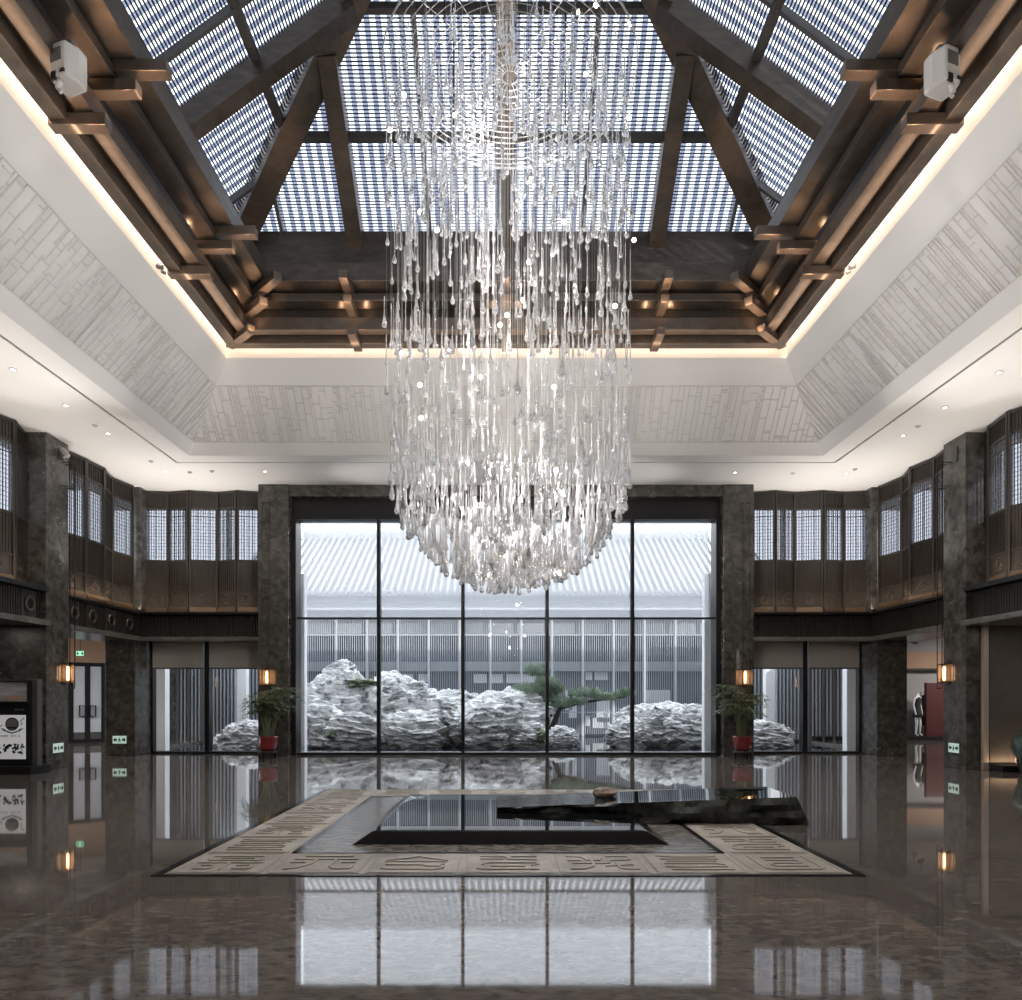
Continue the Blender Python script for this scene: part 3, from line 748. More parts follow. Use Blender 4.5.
def seg_text(mb, txt, x, z, h, y):
    G = {'O':'abcdef','C':'afed','T':'ahx','B':'abcdefg','E':'afgde','R':'abefg','A':'abcefg','S':'afgcd','N':'bcefa','I':'x','D':'abcdef','U':'bcdef','L':'fed','M':'abcefx','2':'abged','1':'bc','0':'abcdef','4':'fgbc','-':'g','H':'bcefg'}
    w = h*.55; t = h*.14
    S_ = {'a':(0,w,h-t,h),'b':(w-t,w,h/2,h),'c':(w-t,w,0,h/2),'d':(0,w,0,t),'e':(0,t,0,h/2),'f':(0,t,h/2,h),'g':(0,w,h/2-t/2,h/2+t/2),'x':(w/2-t/2,w/2+t/2,0,h),'h':(0,w,h-t,h)}
    for ch in txt:
        for s in G.get(ch, ''): a = S_[s]; mb.box(x+a[0], x+a[1], y-.003, y, z+a[2], z+a[3])
        x += h*.78
m = MB(); seg_text(m, 'OCTOBER  2014-10', .14, .745, .034, -.19); m.build('poster_lettering', M['ink2'], ps)
m = MB(); rnd = random.Random(4)
for i in range(150):
    x = rnd.uniform(-.92, .62); z = rnd.uniform(.42, .60); r = rnd.uniform(.010,.036); a = rnd.uniform(0, PI)
    m.beam((x-r*math.cos(a), y0, z-r*math.sin(a)), (x+r*math.cos(a), y0, z+r*math.sin(a)), .006, r*1.1, (0,0,1) if abs(math.sin(a)) < .9 else (1,0,0))
m.build('poster_flowers', M['ink'], ps)
m = MB(); m.box(.44,.485,-.174,-.17,1.26,1.32); seg_text(m, 'NIL', .26, 1.20, .03, -.171) if False else None
for i in range(4): m.box(.50+i*.035, .525+i*.035, -.174, -.17, 1.27, 1.305)
m.build('small_logo', M['dgrey'], k)

# --- right: backlit niche, bronze strip, celadon vase
m = MB(); m.box(10.05, 10.17, 15.37, 15.45, 0, 3.04); struct(m.build('trim_2', mat('bronze_strip', (.62,.52,.45), .45, .3), bevel=.008), 'light bronze upright strip beside the right stone return', 'trim')
m = MB(); m.box(10.18, 12.9, 15.36, 15.45, 0, 3.04); struct(m.build('niche_panel', mat('niche_board', (.10,.088,.08), .6, col2=(.14,.125,.115), scale=1.5)), 'dark niche panel at the right edge', 'wall panel')
m = MB(); m.box(10.18, 12.9, 14.95, 15.36, 0, .13); struct(m.build('niche_plinth', M['frame'], bevel=.008), 'black plinth of the right niche', 'plinth')
light('AREA', 'niche_strip', (11.4, 15.27, .15), 9, (1,.68,.42), .04, 2.4, rot=(PI, 0, PI/2))
vz = empty('celadon_vase', (10.86, 14.95, .13)); vz.location = (10.57, 14.7, 0)
m = MB(); m.lathe([(.16,0),(.18,.02),(.26,.25),(.33,.48),(.34,.60),(.31,.70),(.22,.77),(.17,.80),(.18,.84)], (0,0,0), 32); m.build('body', M['celadon'], vz, smooth=True)
m = MB(); m.lathe([(.18,.84),(.20,.86),(.20,.88),(.16,.88),(.15,.80)], (0,0,0), 32); m.build('lip', M['celadon'], vz, smooth=True)
tag(vz, 'large grey-green glazed vase on the floor at the right edge', 'vase')

# --- left corridor behind the opening: wall, doors, sign
m = MB()
m.box(-20, -16.5, 24.9, 25.1, 0, 3.1)
m.beam((-16.5, 23.4, 2.9+.1), (-12.6, 26.6, 3.0), .15, .5)
m.beam((-16.4, 23.45, 3.6), (-12.6, 26.6, 3.6), .15, .7)
struct(m.build('wall_corridor', M['tan']), 'warm tan wall over the doors in the left corridor', 'wall')
m = MB(); m.box(-20, -10.5, 15.7, 27, 3.9, 4.0) if False else m.box(-20, -11.2, 15.7, 27.5, 3.95, 4.05)
m.box(11.2, 20, 15.7, 28.5, 3.95, 4.05)
struct(m.build('ceiling_corridor', M['cream']), 'pale corridor ceiling seen through the side openings', 'ceiling')
dr = empty('door_1', (-14.42, 25.15, 0), math.radians(38)); struct(dr, 'pair of pale glazed doors with black square pulls, left corridor', 'door')
m = MB(); m.box(-.66,-.46,-.06,.06,0,2.78); m.box(.46,.66,-.06,.06,0,2.78); m.box(-.66,.66,-.06,.06,2.7,2.80); m.build('door_frame', M['frame'], dr)
dgl = mat('pale_door_glass', (.62,.68,.76), .25)
for s in (-1, 1):
    m = MB(); m.box(0, s*.08, -.03, .03, 0, 2.7); m.box(s*.42, s*.46, -.03, .03, 0, 2.7); m.box(s*.08, s*.42, -.03, .03, 0, .12); m.box(s*.08, s*.42, -.03, .03, 2.62, 2.7); lf = m.build('door_leaf', M['frame'], dr)
    m = MB(); m.box(s*.08, s*.42, -.01, .01, .36, 2.62); m.build('door_glass', dgl, lf)
    m = MB(); m.box(s*.08, s*.42, -.015, .015, .12, .36); m.build('kick_panel', M['dgrey'], lf)
    m = MB(); m.tube([(s*.07,-.06,.9),(s*.24,-.06,.9),(s*.24,-.06,1.28),(s*.07,-.06,1.28),(s*.07,-.06,.9)], .024, 6); m.build('door_pull', M['frame'], lf)
m = MB(); m.beam((-17.5, 22.6, 1.9), (-15.1, 24.6, 1.9), .12, 3.8); m.beam((-13.75, 25.72, 1.9), (-11.6, 27.5, 1.9), .12, 3.8); struct(m.build('wall_corridor_side', M['stone']), 'dark stone beside the corridor doors', 'wall')
sg = sign((px(80.5, 653.5, 22).x, 22, px(80, 653.5, 22).z), 0, 'small hanging green exit sign above the corridor doors', .22, .14, True)
m = MB(); m.tube([(0,-.01,.08),(0,-.01,4.0-sg.location.z)], .008, 6); m.build('hanger', M['frame'], sg)
light('AREA', 'corridor_lamp', (-15.6, 20.4, 3.9), 190, (1,.85,.74), 1.6)
light('AREA', 'corridor_lamp', (-14.5, 17.8, 3.9), 60, (1,.8,.62), 1.5)

# --- right shop
m = MB(); m.box(11.0, 20, 28.0, 28.1, 0, 3.95); m.box(19.5, 19.6, 15.7, 28, 0, 3.95); struct(m.build('wall_shop', M['greywall']), 'grey rear wall of the boutique', 'wall')
m = MB(); m.box(11.2, 19.5, 27.8, 27.98, 2.62, 3.3); struct(m.build('wall_shop_header', M['tan']), 'warm tan header over the boutique window', 'wall')
m = MB(); m.box(11.2, 19.5, 27.74, 27.8, 2.58, 2.66); struct(m.build('trim_3', M['frame']), 'black rail over the boutique display', 'trim')
m = MB(); m.box(11.2, 19.5, 26.3, 27.9, 0, .14); struct(m.build('shop_plinth', M['frame']), 'low black display platform of the boutique', 'platform')
def shop(name, boxes, mt, label, cat):
    m = MB()
    for b in boxes: m.box(*b)
    return tag(m.build(name, M[mt], bevel=.01), label, cat)
p = px(934, 700, 26.6)
shop('display_cabinet', [(p.x-.22, p.x+1.5, 26.7, 26.85, .14, 2.1)], 'maroon', 'tall maroon cabinet at the right of the boutique display', 'cabinet')
p = px(923, 690, 27.5)
o = shop('sale_sign', [(p.x-.17, p.x+.22, 27.3, 27.33, p.z-.07, p.z+.07)], 'plastic', 'small white sign board above the mannequin', 'sign board')
m = MB(); m.box(p.x-.12, p.x+.16, 27.296, 27.3, p.z-.02, p.z+.02); mm = m.build('sign_marks', M['tan'], o)
# garments on a rail
rail = empty('garment_rail', (px(926,0,27.4).x, 27.3, .14)); 
m = MB(); m.tube([(-.25,0,0),(-.25,0,1.62),(.35,0,1.62),(.35,0,0)], .015, 8); m.build('rail_frame', M['lamp_metal'], rail); tag(rail, 'slim metal garment rail behind the mannequin', 'clothes rail')
for i, (mt, w_) in enumerate((('dress','black'), ('maroon','deep red'), ('dress','black'), ('maroon','deep red'))):
    x = rail.location.x-.12+i*.12
    o = empty('hanging_garment', (x, 27.3, .5)); m = MB(); m.hexa([(-.03,-.2,0),(.03,-.2,0),(.03,.2,0),(-.03,.2,0),(-.02,-.14,1.15),(.02,-.14,1.15),(.02,.14,1.15),(-.02,.14,1.15)]); m.build('cloth', M[mt], o, bevel=.01)
    m = MB(); m.tube([(0,0,1.15),(0,0,1.25)], .006, 6); m.build('hanger', M['lamp_metal'], o)
    tag(o, f'{w_} garment hanging on the boutique rail, {ORD[i]} from the mannequin', 'garment', 'garments on the boutique rail')
# mannequin: one skinned body
def skinned(name, joints, edges, m, parent, lv=2):
    me = bpy.data.meshes.new(name); me.from_pydata([j[0] for j in joints], edges, []); me.materials.append(m)
    o = bpy.data.objects.new(name, me); COL.objects.link(o); o.parent = parent
    s = o.modifiers.new('skin', 'SKIN'); s.use_smooth_shade = True
    if not me.skin_vertices: me.attributes.new('x', 'FLOAT', 'POINT')
    for i, j in enumerate(joints): 
        r = j[1] if isinstance(j[1], tuple) else (j[1], j[1])
        me.skin_vertices[0].data[i].radius = r
    me.skin_vertices[0].data[0].use_root = True
    d = o.modifiers.new('sub', 'SUBSURF'); d.levels = lv; d.render_levels = lv
    return o
mp_ = px(917.5, 739, 26.6)
mq = empty('shop_mannequin', (mp_.x, 26.6, .14), .5)
tag(mq, 'white headless mannequin in a black dress in the boutique display', 'mannequin')
J = [((0,0,.92),(.13,.09)), ((0,0,1.08),(.10,.08)), ((0,0,1.28),(.13,.09)), ((0,0,1.42),(.10,.07)), ((0,0,1.50),(.045,.045)), ((0,-.01,1.57),(.042,.042)),
     ((-.16,0,1.40),.045), ((-.20,.03,1.15),.038), ((-.20,-.04,.90),.028), ((-.19,-.07,.78),.022),
     ((.16,0,1.40),.045), ((.20,.03,1.15),.038), ((.20,-.04,.90),.028), ((.19,-.07,.78),.022),
     ((-.08,0,.80),.075), ((-.085,-.02,.46),.05), ((-.09,.01,.10),.032), ((-.09,-.10,.03),.025),
     ((.08,0,.80),.075), ((.09,-.04,.46),.05), ((.11,-.02,.10),.032), ((.11,-.13,.03),.025)]
E = [(0,1),(1,2),(2,3),(3,4),(4,5),(3,6),(6,7),(7,8),(8,9),(3,10),(10,11),(11,12),(12,13),(0,14),(14,15),(15,16),(16,17),(0,18),(18,19),(19,20),(20,21)]
HAVE_SKIN = True
try:
    me = bpy.data.meshes.new('body'); me.from_pydata([j[0] for j in J], E, []); me.materials.append(M['mannequin'])
    bo = bpy.data.objects.new('body', me); COL.objects.link(bo); bo.parent = mq
    s = bo.modifiers.new('skin', 'SKIN'); s.use_smooth_shade = True
    if not len(me.skin_vertices):
        bpy.context.view_layer.objects.active = bo
        bpy.ops.object.modifier_remove
    if len(me.skin_vertices):
        for i, j in enumerate(J):
            r = j[1] if isinstance(j[1], tuple) else (j[1], j[1]); me.skin_vertices[0].data[i].radius = r
        me.skin_vertices[0].data[0].use_root = True
        d = bo.modifiers.new('sub', 'SUBSURF'); d.levels = 2; d.render_levels = 2
    else: raise RuntimeError('no skin layer')
except Exception as ex:
    print('skin fallback', ex); HAVE_SKIN = False
m = MB(); m.lathe([(.001,.70),(.22,.70),(.185,.85),(.165,.95),(.125,1.10),(.16,1.28),(.15,1.38),(.06,1.46),(.001,1.46)], (0,0,0), 20)
for i in range(len(m.v)): v = m.v[i]; m.v[i] = (v[0], v[1]*.75, v[2])
m.build('dress', M['dress'], mq, smooth=True)
light('AREA', 'shop_lamp', (17.4, 24.6, 3.9), 240, (1,.93,.86), 1.4)
light('AREA', 'shop_lamp', (14.5, 18.5, 3.9), 70, (1,.82,.65), 1.4)
for i, (x, y) in enumerate(((914, 641), (921, 636))):
    P_ = px(x, y, 22); o = empty('track_spotlight', (P_.x, 22, 3.95)); m = MB(); m.tube([(0,0,0),(0,0,P_.z-3.95+.05)], .01, 6); m.beam((-.1,-.05,P_.z-3.95),(.1,.05,P_.z-3.95-.05),.09,.09); m.build('lamp_head', M['dgrey'], o)
    tag(o, f'dark spotlight on the boutique ceiling, {"lower" if i == 0 else "upper"} of the two', 'spotlight', 'boutique spotlights')

# =================================================================== STONE CARPET AND WATER BASIN
CX0, CX1, CY0, CY1 = -2.92, 2.96, 6.22, 12.03
cp = empty('carved_stone_carpet', (0, 9.1, 0)); tag(cp, 'square inlaid stone carpet of carved seal-character tiles around the black basin', 'stone carpet')
def sub(o): return under(o, cp)
m = MB(); bw = .085
m.box(CX0-bw, CX0, CY0-.05, CY1+.05, .001, .008); m.box(CX1, CX1+bw, CY0-.05, CY1+.05, .001, .008)
m.box(CX0, CX1, CY0-.05, CY0, .001, .008); m.box(CX0, CX1, CY1, CY1+.05, .001, .008)
TW = .84
ix0, ix1, iy0, iy1 = CX0+TW, CX1-TW, CY0+TW, CY1-TW
m.box(ix0, ix0+.06, iy0, iy1, .001, .0085); m.box(ix1-.06, ix1, iy0, iy1, .001, .0085); m.box(ix0, ix1, iy0, iy0+.05, .001, .0085); m.box(ix0, ix1, iy1-.05, iy1, .001, .0085)
sub(m.build('black_border', M['black']))
m = MB(); m.box(ix0+.06, ix1-.06, iy0+.05, iy1-.05, .001, .006); sub(m.build('grey_stone_band', M['band']))
m = MB(); m.box(CX0, CX1, CY0, iy0, .001, .005); m.box(CX0, CX1, iy1, CY1, .001, .005); m.box(CX0, ix0, iy0, iy1, .001, .005); m.box(ix1, CX1, iy0, iy1, .001, .005)
sub(m.build('tile_bed', M['tile']))
GL = [
 [[(.12,.62),(.32,.72),(.5,.86),(.68,.72),(.88,.62)], [(.12,.55),(.88,.55)], [(.15,.38),(.62,.38),(.66,.30),(.78,.30),(.86,.42)], [(.12,.18),(.2,.14),(.8,.14),(.86,.2),(.86,.28),(.78,.30)]],
 [[(.15,.85),(.45,.85),(.5,.78),(.5,.70),(.56,.66),(.86,.66)], [(.55,.85),(.86,.85)], [(.15,.70),(.42,.70)], [(.18,.40),(.24,.48),(.86,.48),(.88,.40),(.8,.34)], [(.12,.22),(.14,.14),(.86,.14)], [(.3,.30),(.7,.30)]],
 [[(.1,.85),(.3,.8),(.34,.62),(.5,.62),(.55,.85)], [(.1,.6),(.25,.6)], [(.15,.45),(.6,.45)], [(.4,.85),(.4,.3),(.25,.15),(.1,.15)], [(.62,.85),(.9,.85),(.9,.65),(.65,.6)], [(.7,.5),(.7,.2),(.78,.14),(.92,.14)], [(.55,.3),(.88,.38)]],
 [[(.12,.88),(.3,.82),(.75,.82),(.88,.88)], [(.14,.70),(.86,.70)], [(.2,.57),(.8,.57)], [(.14,.44),(.78,.44),(.86,.38)], [(.12,.28),(.3,.24),(.86,.28)], [(.16,.12),(.9,.12)]],
 [[(.2,.85),(.8,.85)], [(.1,.68),(.9,.68)], [(.38,.68),(.36,.4),(.24,.2),(.1,.14)], [(.62,.68),(.62,.3),(.7,.16),(.9,.16),(.9,.32)], [(.1,.5),(.26,.5)], [(.74,.5),(.9,.5)]],
 [[(.15,.85),(.85,.85),(.85,.62),(.15,.62),(.15,.85)], [(.3,.74),(.7,.74)], [(.1,.48),(.9,.48)], [(.5,.48),(.5,.12)], [(.2,.34),(.36,.34),(.36,.16),(.16,.16)], [(.64,.34),(.82,.34),(.84,.16),(.64,.16)]],
 [[(.15,.88),(.15,.14),(.85,.14),(.85,.88)], [(.3,.78),(.7,.78)], [(.3,.62),(.7,.62),(.7,.46),(.3,.46),(.3,.3),(.7,.3)]],
]
def tile(cx, cy, w, d, g, rot):
    t = empty('carved_tile', (cx, cy, 0)); 
    b = MB(); gx = .022
    b.box(-w/2+gx, w/2-gx, -d/2+gx, d/2-gx, .001, .010); o = b.build('carved_tile', M['tile'], bevel=.003)
    bpy.data.objects.remove(t); o.location = (cx, cy, 0)
    r = MB()
    def ridge(pts, wd):
        for a, c_ in zip(pts[:-1], pts[1:]):
            r.beam((a[0], a[1], .014), (c_[0], c_[1], .014), wd, .012)
        for a in pts: r.lathe([(wd/2,.008),(wd/2,.019)], (a[0], a[1], 0), 8)
    R = Matrix.Rotation(rot, 2)
    for st in GL[g]:
        # round the corners a little
        pts = [R @ Vector(((x-.5)*w*.86, (y-.5)*d*.86)) for x, y in st]
        q = [pts[0]]
        for i in range(1, len(pts)-1):
            a, b_, c_ = pts[i-1], pts[i], pts[i+1]
            q += [b_.lerp(a, min(.4, .04/max(.001,(a-b_).length))), b_.lerp((a+c_)/2, .08), b_.lerp(c_, min(.4, .04/max(.001,(c_-b_).length)))]
        q.append(pts[-1]); ridge([(p_.x, p_.y) for p_ in q], .024)
    e = .43
    for a, c_ in (((-e*w,-e*d*1.05),(e*w,-e*d*1.05)), ((-e*w,e*d*1.05),(e*w,e*d*1.05)), ((-e*w*1.05,-e*d),(-e*w*1.05,e*d)), ((e*w*1.05,-e*d),(e*w*1.05,e*d))):
        r.beam((a[0],a[1],.011),(c_[0],c_[1],.011),.010,.008)
    r.build('raised_character', M['tile_line'], o)
    return sub(o)
nt_ = 7; stp = (CX1-CX0)/nt_; gi = [5, 4, 0, 1, 2, 3, 6]
for i in range(nt_):
    tile(CX0+stp*(i+.5), CY0+TW/2, stp, TW, gi[i], 0)
    tile(CX0+stp*(i+.5), CY1-TW/2, stp, TW, (gi[i]+3) % 7, PI)
ns = 5; sty = (CY1-CY0-2*TW)/ns
for i in range(ns):
    tile(CX0+TW/2, CY0+TW+sty*(i+.5), TW, sty, (i*2+3) % 7, 0)
    tile(CX1-TW/2, CY0+TW+sty*(i+.5), TW, sty, (i*3+1) % 7, 0)

bs = empty('water_basin', (0, 9, 0)); tag(bs, 'low black granite basin brimming with still mirror-like water', 'water basin')
m = MB()
b0 = (-1.58, 1.68, 7.48, 10.6); b1 = (-1.38, 1.46, 7.55, 10.45); zt = .134
m.hexa([(b0[0],b0[2],.006),(b0[1],b0[2],.006),(b0[1],b0[3],.006),(b0[0],b0[3],.006),(b1[0],b1[2],zt),(b1[1],b1[2],zt),(b1[1],b1[3],zt),(b1[0],b1[3],zt)])
under(m.build('stone_body', M['black'], bevel=.004), bs)
m = MB(); m.box(b1[0]+.03, b1[1]-.03, b1[2]+.03, b1[3]-.03, zt-.05, zt+.004); under(m.build('water', M['water']), bs)

# rough slab
sl = empty('rough_stone_slab', (1.7, 9.1, 0)); tag(sl, 'long rough-sided black stone bench with polished wet top, lying across the basin', 'stone slab')
nx, nz = 44, 4
def slab_front(u, v):
    x = -.11+u*(3.62+.11); zb = .14 if x < 1.47 else .012
    xt = -.11+u*(3.47+.11)
    ztp = .205+.125*u
    z = zb+(ztp-zb)*v; xx = x*(1-v)+xt*v
    n = noise.noise(Vector((xx*2.1, z*7, 3.1)))*.10+noise.noise(Vector((xx*6, z*16, 1.7)))*.06
    e = 0 if v >= .999 else 1
    return Vector((xx, 8.69+(.02 if v > .99 else 0)-n*e*(1.0)+.05*(1-v), z))
m = MB(); gpts = [[slab_front(i/nx, j/nz) for i in range(nx+1)] for j in range(nz+1)]
n0 = len(m.v)
for row in gpts: m.v += [tuple(p_) for p_ in row]
for j in range(nz):
    for i in range(nx): a = n0+j*(nx+1)+i; m.f.append((a, a+1, a+nx+2, a+nx+1))
top = gpts[-1]; bot = gpts[0]
# back, bottom, ends
def bk(p_, z): return (p_[0], 9.75, z)
for i in range(nx):
    a, b = top[i], top[i+1]; c_, d_ = bot[i], bot[i+1]
    m.quad(bk(a, a.z), bk(b, b.z), bk(d_, d_.z), bk(c_, c_.z)); m.quad(c_, bk(c_, c_.z), bk(d_, d_.z), d_)
for T in (0, nx):
    for j in range(nz): m.quad(gpts[j][T], gpts[j+1][T], bk(gpts[j+1][T], gpts[j+1][T].z), bk(gpts[j][T], gpts[j][T].z))
under(m.build('rough_body', M['slab_rough'], smooth=False), sl)
m = MB()
for i in range(nx): 
    a, b = top[i], top[i+1]
    if a.x < 1.15: continue
    m.quad(a+Vector((0,.0,.001)), b+Vector((0,.0,.001)), Vector(bk(b,b.z+.001)), Vector(bk(a,a.z+.001)))
under(m.build('polished_top', M['water']), sl)
m = MB()
for i in range(nx): 
    a, b = top[i], top[i+1]
    if a.x >= 1.15: continue
    m.quad(a+Vector((0,.0,.002)), b+Vector((0,.0,.002)), Vector(bk(b,b.z+.002)), Vector(bk(a,a.z+.002)))
under(m.build('rippling_water', M['ripple']), sl)

def blob(name, c, r, sc, m, seed, amp=.3, fr=1.2, sub_=4, parent=None, flat=None, ridged=False):
    if ridged: sub_ = 6
    import bmesh
    bm = bmesh.new(); bmesh.ops.create_icosphere(bm, subdivisions=sub_, radius=1)
    off = Vector((seed*7.3, seed*3.1, seed*1.7))
    for v in bm.verts:
        d = v.co.normalized(); p_ = d*fr+off
        n = noise.noise(p_)*1.0+noise.noise(p_*2.2)*.45
        if ridged:
            q = Vector((d.x*1.3+d.z*.8, d.y*1.3, d.z*3.2))*fr+off
            n = n*.8 + (1-2.6*abs(noise.noise(q*1.3)))*.55 + (1-2.6*abs(noise.noise(q*2.9)))*.20 + (1-2.6*abs(noise.noise(q*6.3)))*.07 + noise.noise(q*14)*.02 - .3
        k = 1+amp*n
        v.co = Vector((d.x*sc[0]*k, d.y*sc[1]*k, d.z*sc[2]*k))*r
        if flat is not None and v.co.z < flat: v.co.z = flat
    me = bpy.data.meshes.new(name); bm.to_mesh(me); bm.free(); me.materials.append(m); me.shade_smooth()
    o = bpy.data.objects.new(name, me); COL.objects.link(o); o.location = c
    if parent: o.parent = parent
    return o
o = blob('brown_pebble', (1.24, 9.3, .30), .15, (1.0,.75,.5), M['pebble'], 2, .22, 1.0, 4, flat=-.06)
tag(o, 'brown river stone resting on the wet end of the black slab', 'stone')
m = MB(); m.box(3.0, 3.33, 9.45, 9.72, .323, .335); tag(m.build('black_plaque', M['black'], bevel=.003), 'thin black plaque lying on the raised right end of the slab', 'plaque')
# reach it down to the slab top
m2 = MB()

# =================================================================== CHANDELIER
CZ = 9.4
ch = empty('crystal_chandelier', (0, CZ, 9.5)); ch.location = (.05, CZ, 9.5)
tag(ch, 'huge cylindrical chandelier of hanging glass teardrops over the basin', 'chandelier')
m = MB(); R0 = 1.62
for i in range(1, 17):
    r = R0*i/16; m.tube([(r*math.cos(2*PI*k/48), r*math.sin(2*PI*k/48), 0) for k in range(49)], .006, 4, False)
for k in range(24): a = 2*PI*k/24; m.tube([(.1*math.cos(a), .1*math.sin(a), .01), (R0*math.cos(a), R0*math.sin(a), .01)], .005, 4)
m.tube([(R0*math.cos(2*PI*k/48), R0*math.sin(2*PI*k/48), .02) for k in range(49)], .009, 6, False)
m.build('suspension_grid', mat('pale_wire', (.6,.6,.6), .35, .8), ch)
m = MB()
for a in range(4):
    t = a*PI/2+PI/4; m.tube([(1.1*math.cos(t), 1.1*math.sin(t), 0), (1.1*math.cos(t), 1.1*math.sin(t), 2.8)], .014, 6)
m.build('hanging_rods', M['lamp_metal'], ch)
def drop_mesh(n=8):
    # unit drop: bulb bottom at z=0, top at z=1 (scaled to its length); bulb shape in real size handled by non-uniform profile
    return n
def drop(mb, x, y, z, L_, r, n=8):
    prof = [(.0015,0),(r*.62,r*.22),(r*.98,r*.85),(r*.95,r*1.45),(r*.60,r*2.5),(r*.34,r*4.0),(r*.22,L_*.55),(r*.20,L_*.97),(.002,L_)]
    mb.lathe(prof, (x, y, z), n)
rnd = random.Random(21)
PROF = [(0,2.80),(.35,2.85),(.8,3.04),(1.1,3.27),(1.3,3.52),(1.48,3.84),(1.62,4.25)]
def zb(r):
    for (a, za), (b, zc) in zip(PROF[:-1], PROF[1:]):
        if r <= b: return za+(zc-za)*(r-a)/(b-a)
    return 4.4
drops = []
def add(r, z, near=False):
    a = rnd.uniform(0, 2*PI); x = r*math.cos(a); y = r*math.sin(a)
    drops.append((x, y, z, rnd.uniform(.30, .66), rnd.uniform(.024, .039)))
for i in range(560):                       # dense bottom bowl
    r = 1.56*math.sqrt(rnd.random()); add(r, zb(r)+rnd.uniform(0, .16))
for i in range(300):
    r = 1.55*math.sqrt(rnd.random()); add(r, zb(r)+rnd.uniform(.15, 1.1))
for i in range(640):                       # the tall column
    r = (rnd.uniform(1.2, 1.6) if rnd.random() < .62 else 1.5*math.sqrt(rnd.random()))
    z0 = zb(r)+.7; z = rnd.uniform(z0, 8.75); add(r, z)
for i in range(130):
    add(rnd.uniform(.3, 1.6), rnd.uniform(8.2, 9.05))
drops.sort(key=lambda d: (-(d[3]*d[4])/((CZ+d[1])**2)))
for d in drops[:100]:
    m = MB(); drop(m, 0, 0, 0, d[3], d[4], 12); o = m.build('glass_drop', M['crystal'], ch, smooth=True); o.location = (d[0], d[1], d[2]-9.5)
m = MB()
for d in drops[100:]: drop(m, d[0], d[1], d[2]-9.5, d[3], d[4], 8)
o = m.build('glass_drops', M['crystal'], ch, smooth=True); o['kind'] = 'stuff'
m = MB()
for d in drops[::6]:
    x, y, z = d[0], d[1], d[2]+d[3]-9.5
    if z < -.02: m.tube([(x, y, z), (x, y, 0)], .0011, 3, False)
o = m.build('suspension_wires', mat('fine_wire', (.7,.7,.7), .3, .6), ch); o['kind'] = 'stuff'
bm_ = MB().sphere((0,0,0), .026, 10, 6).mesh('bulb', M['bulb'], True)
for x, y in ((404,95),(455,115),(484,127),(390,130),(586,74),(629,117),(630,24),(420,212),(437,230),(564,222),(607,210),(634,240),(529,262),(523,300),(507,315),(500,325),(615,306),(578,12),(596,5),(420,385),(421,418),(480,377),(554,387),(470,343),(402,353),(468,462),(556,470),(520,500),(545,540),(487,575),(560,573),(530,560),(505,555)):
    Y = CZ+rnd.uniform(-.9, .3) if y < 500 else CZ; P_ = px(x, y, Y); o = bpy.data.objects.new('bulb', bm_); COL.objects.link(o); o.parent = ch; o.location = (P_.x-.05, Y-CZ, P_.z-9.5)
for x, y, z, pw in ((.1,0,3.6,80), (.7,-.3,4.1,70), (-.7,.3,4.1,70), (0,-.7,4.3,70), (-.2,.6,4.7,70), (.4,.3,5.3,70), (-.5,-.2,6.0,70), (.5,-.3,6.7,70), (-.3,.4,7.4,60), (.3,.2,8.1,50), (-.4,-.3,8.7,50)):
    light('POINT', 'chandelier_lamp', (.05+x, CZ+y, z), pw*1.5, (1,.94,.88), .05)

# =================================================================== COURTYARD
m = MB(); m.box(-60, 60, 20.75, 90, -.6, -.5); m.box(-60, 60, -60, -3.2, -.6, -.5); m.box(-60,-20,-3.2,20.75,-.6,-.5); m.box(20,60,-3.2,20.75,-.6,-.5)
struct(m.build('ground', M['paving']), 'pale ground outside', 'ground')
m = MB(); m.box(-10.9, 10.9, 20.75, 31.2, -.12, -.08); struct(m.build('water_pool', M['pool']), 'dark reflecting garden pool behind the window', 'pool')
m = MB(); m.box(-10.9, 10.9, 20.0, 20.75, -.3, -.02) if False else m.box(-6.5, 6.5, 20.62, 20.78, -.3, .0)
struct(m.build('kerb', M['plaster_out']), 'white kerb of the garden pool', 'kerb')
# white fins
for sx, nm in ((-1,'left'), (1,'right')):
    a, b = (px(297.5,0,21.6).x, px(304.5,0,21.6).x) if sx < 0 else (px(704.5,0,21.6).x, px(712,0,21.6).x)
    m = MB(); m.box(a, b, 21.6, 21.9, -.1, 5.2); struct(m.build('wall_fin', M['plaster_out']), f'narrow white garden wall end at the {nm} of the great window', 'wall')
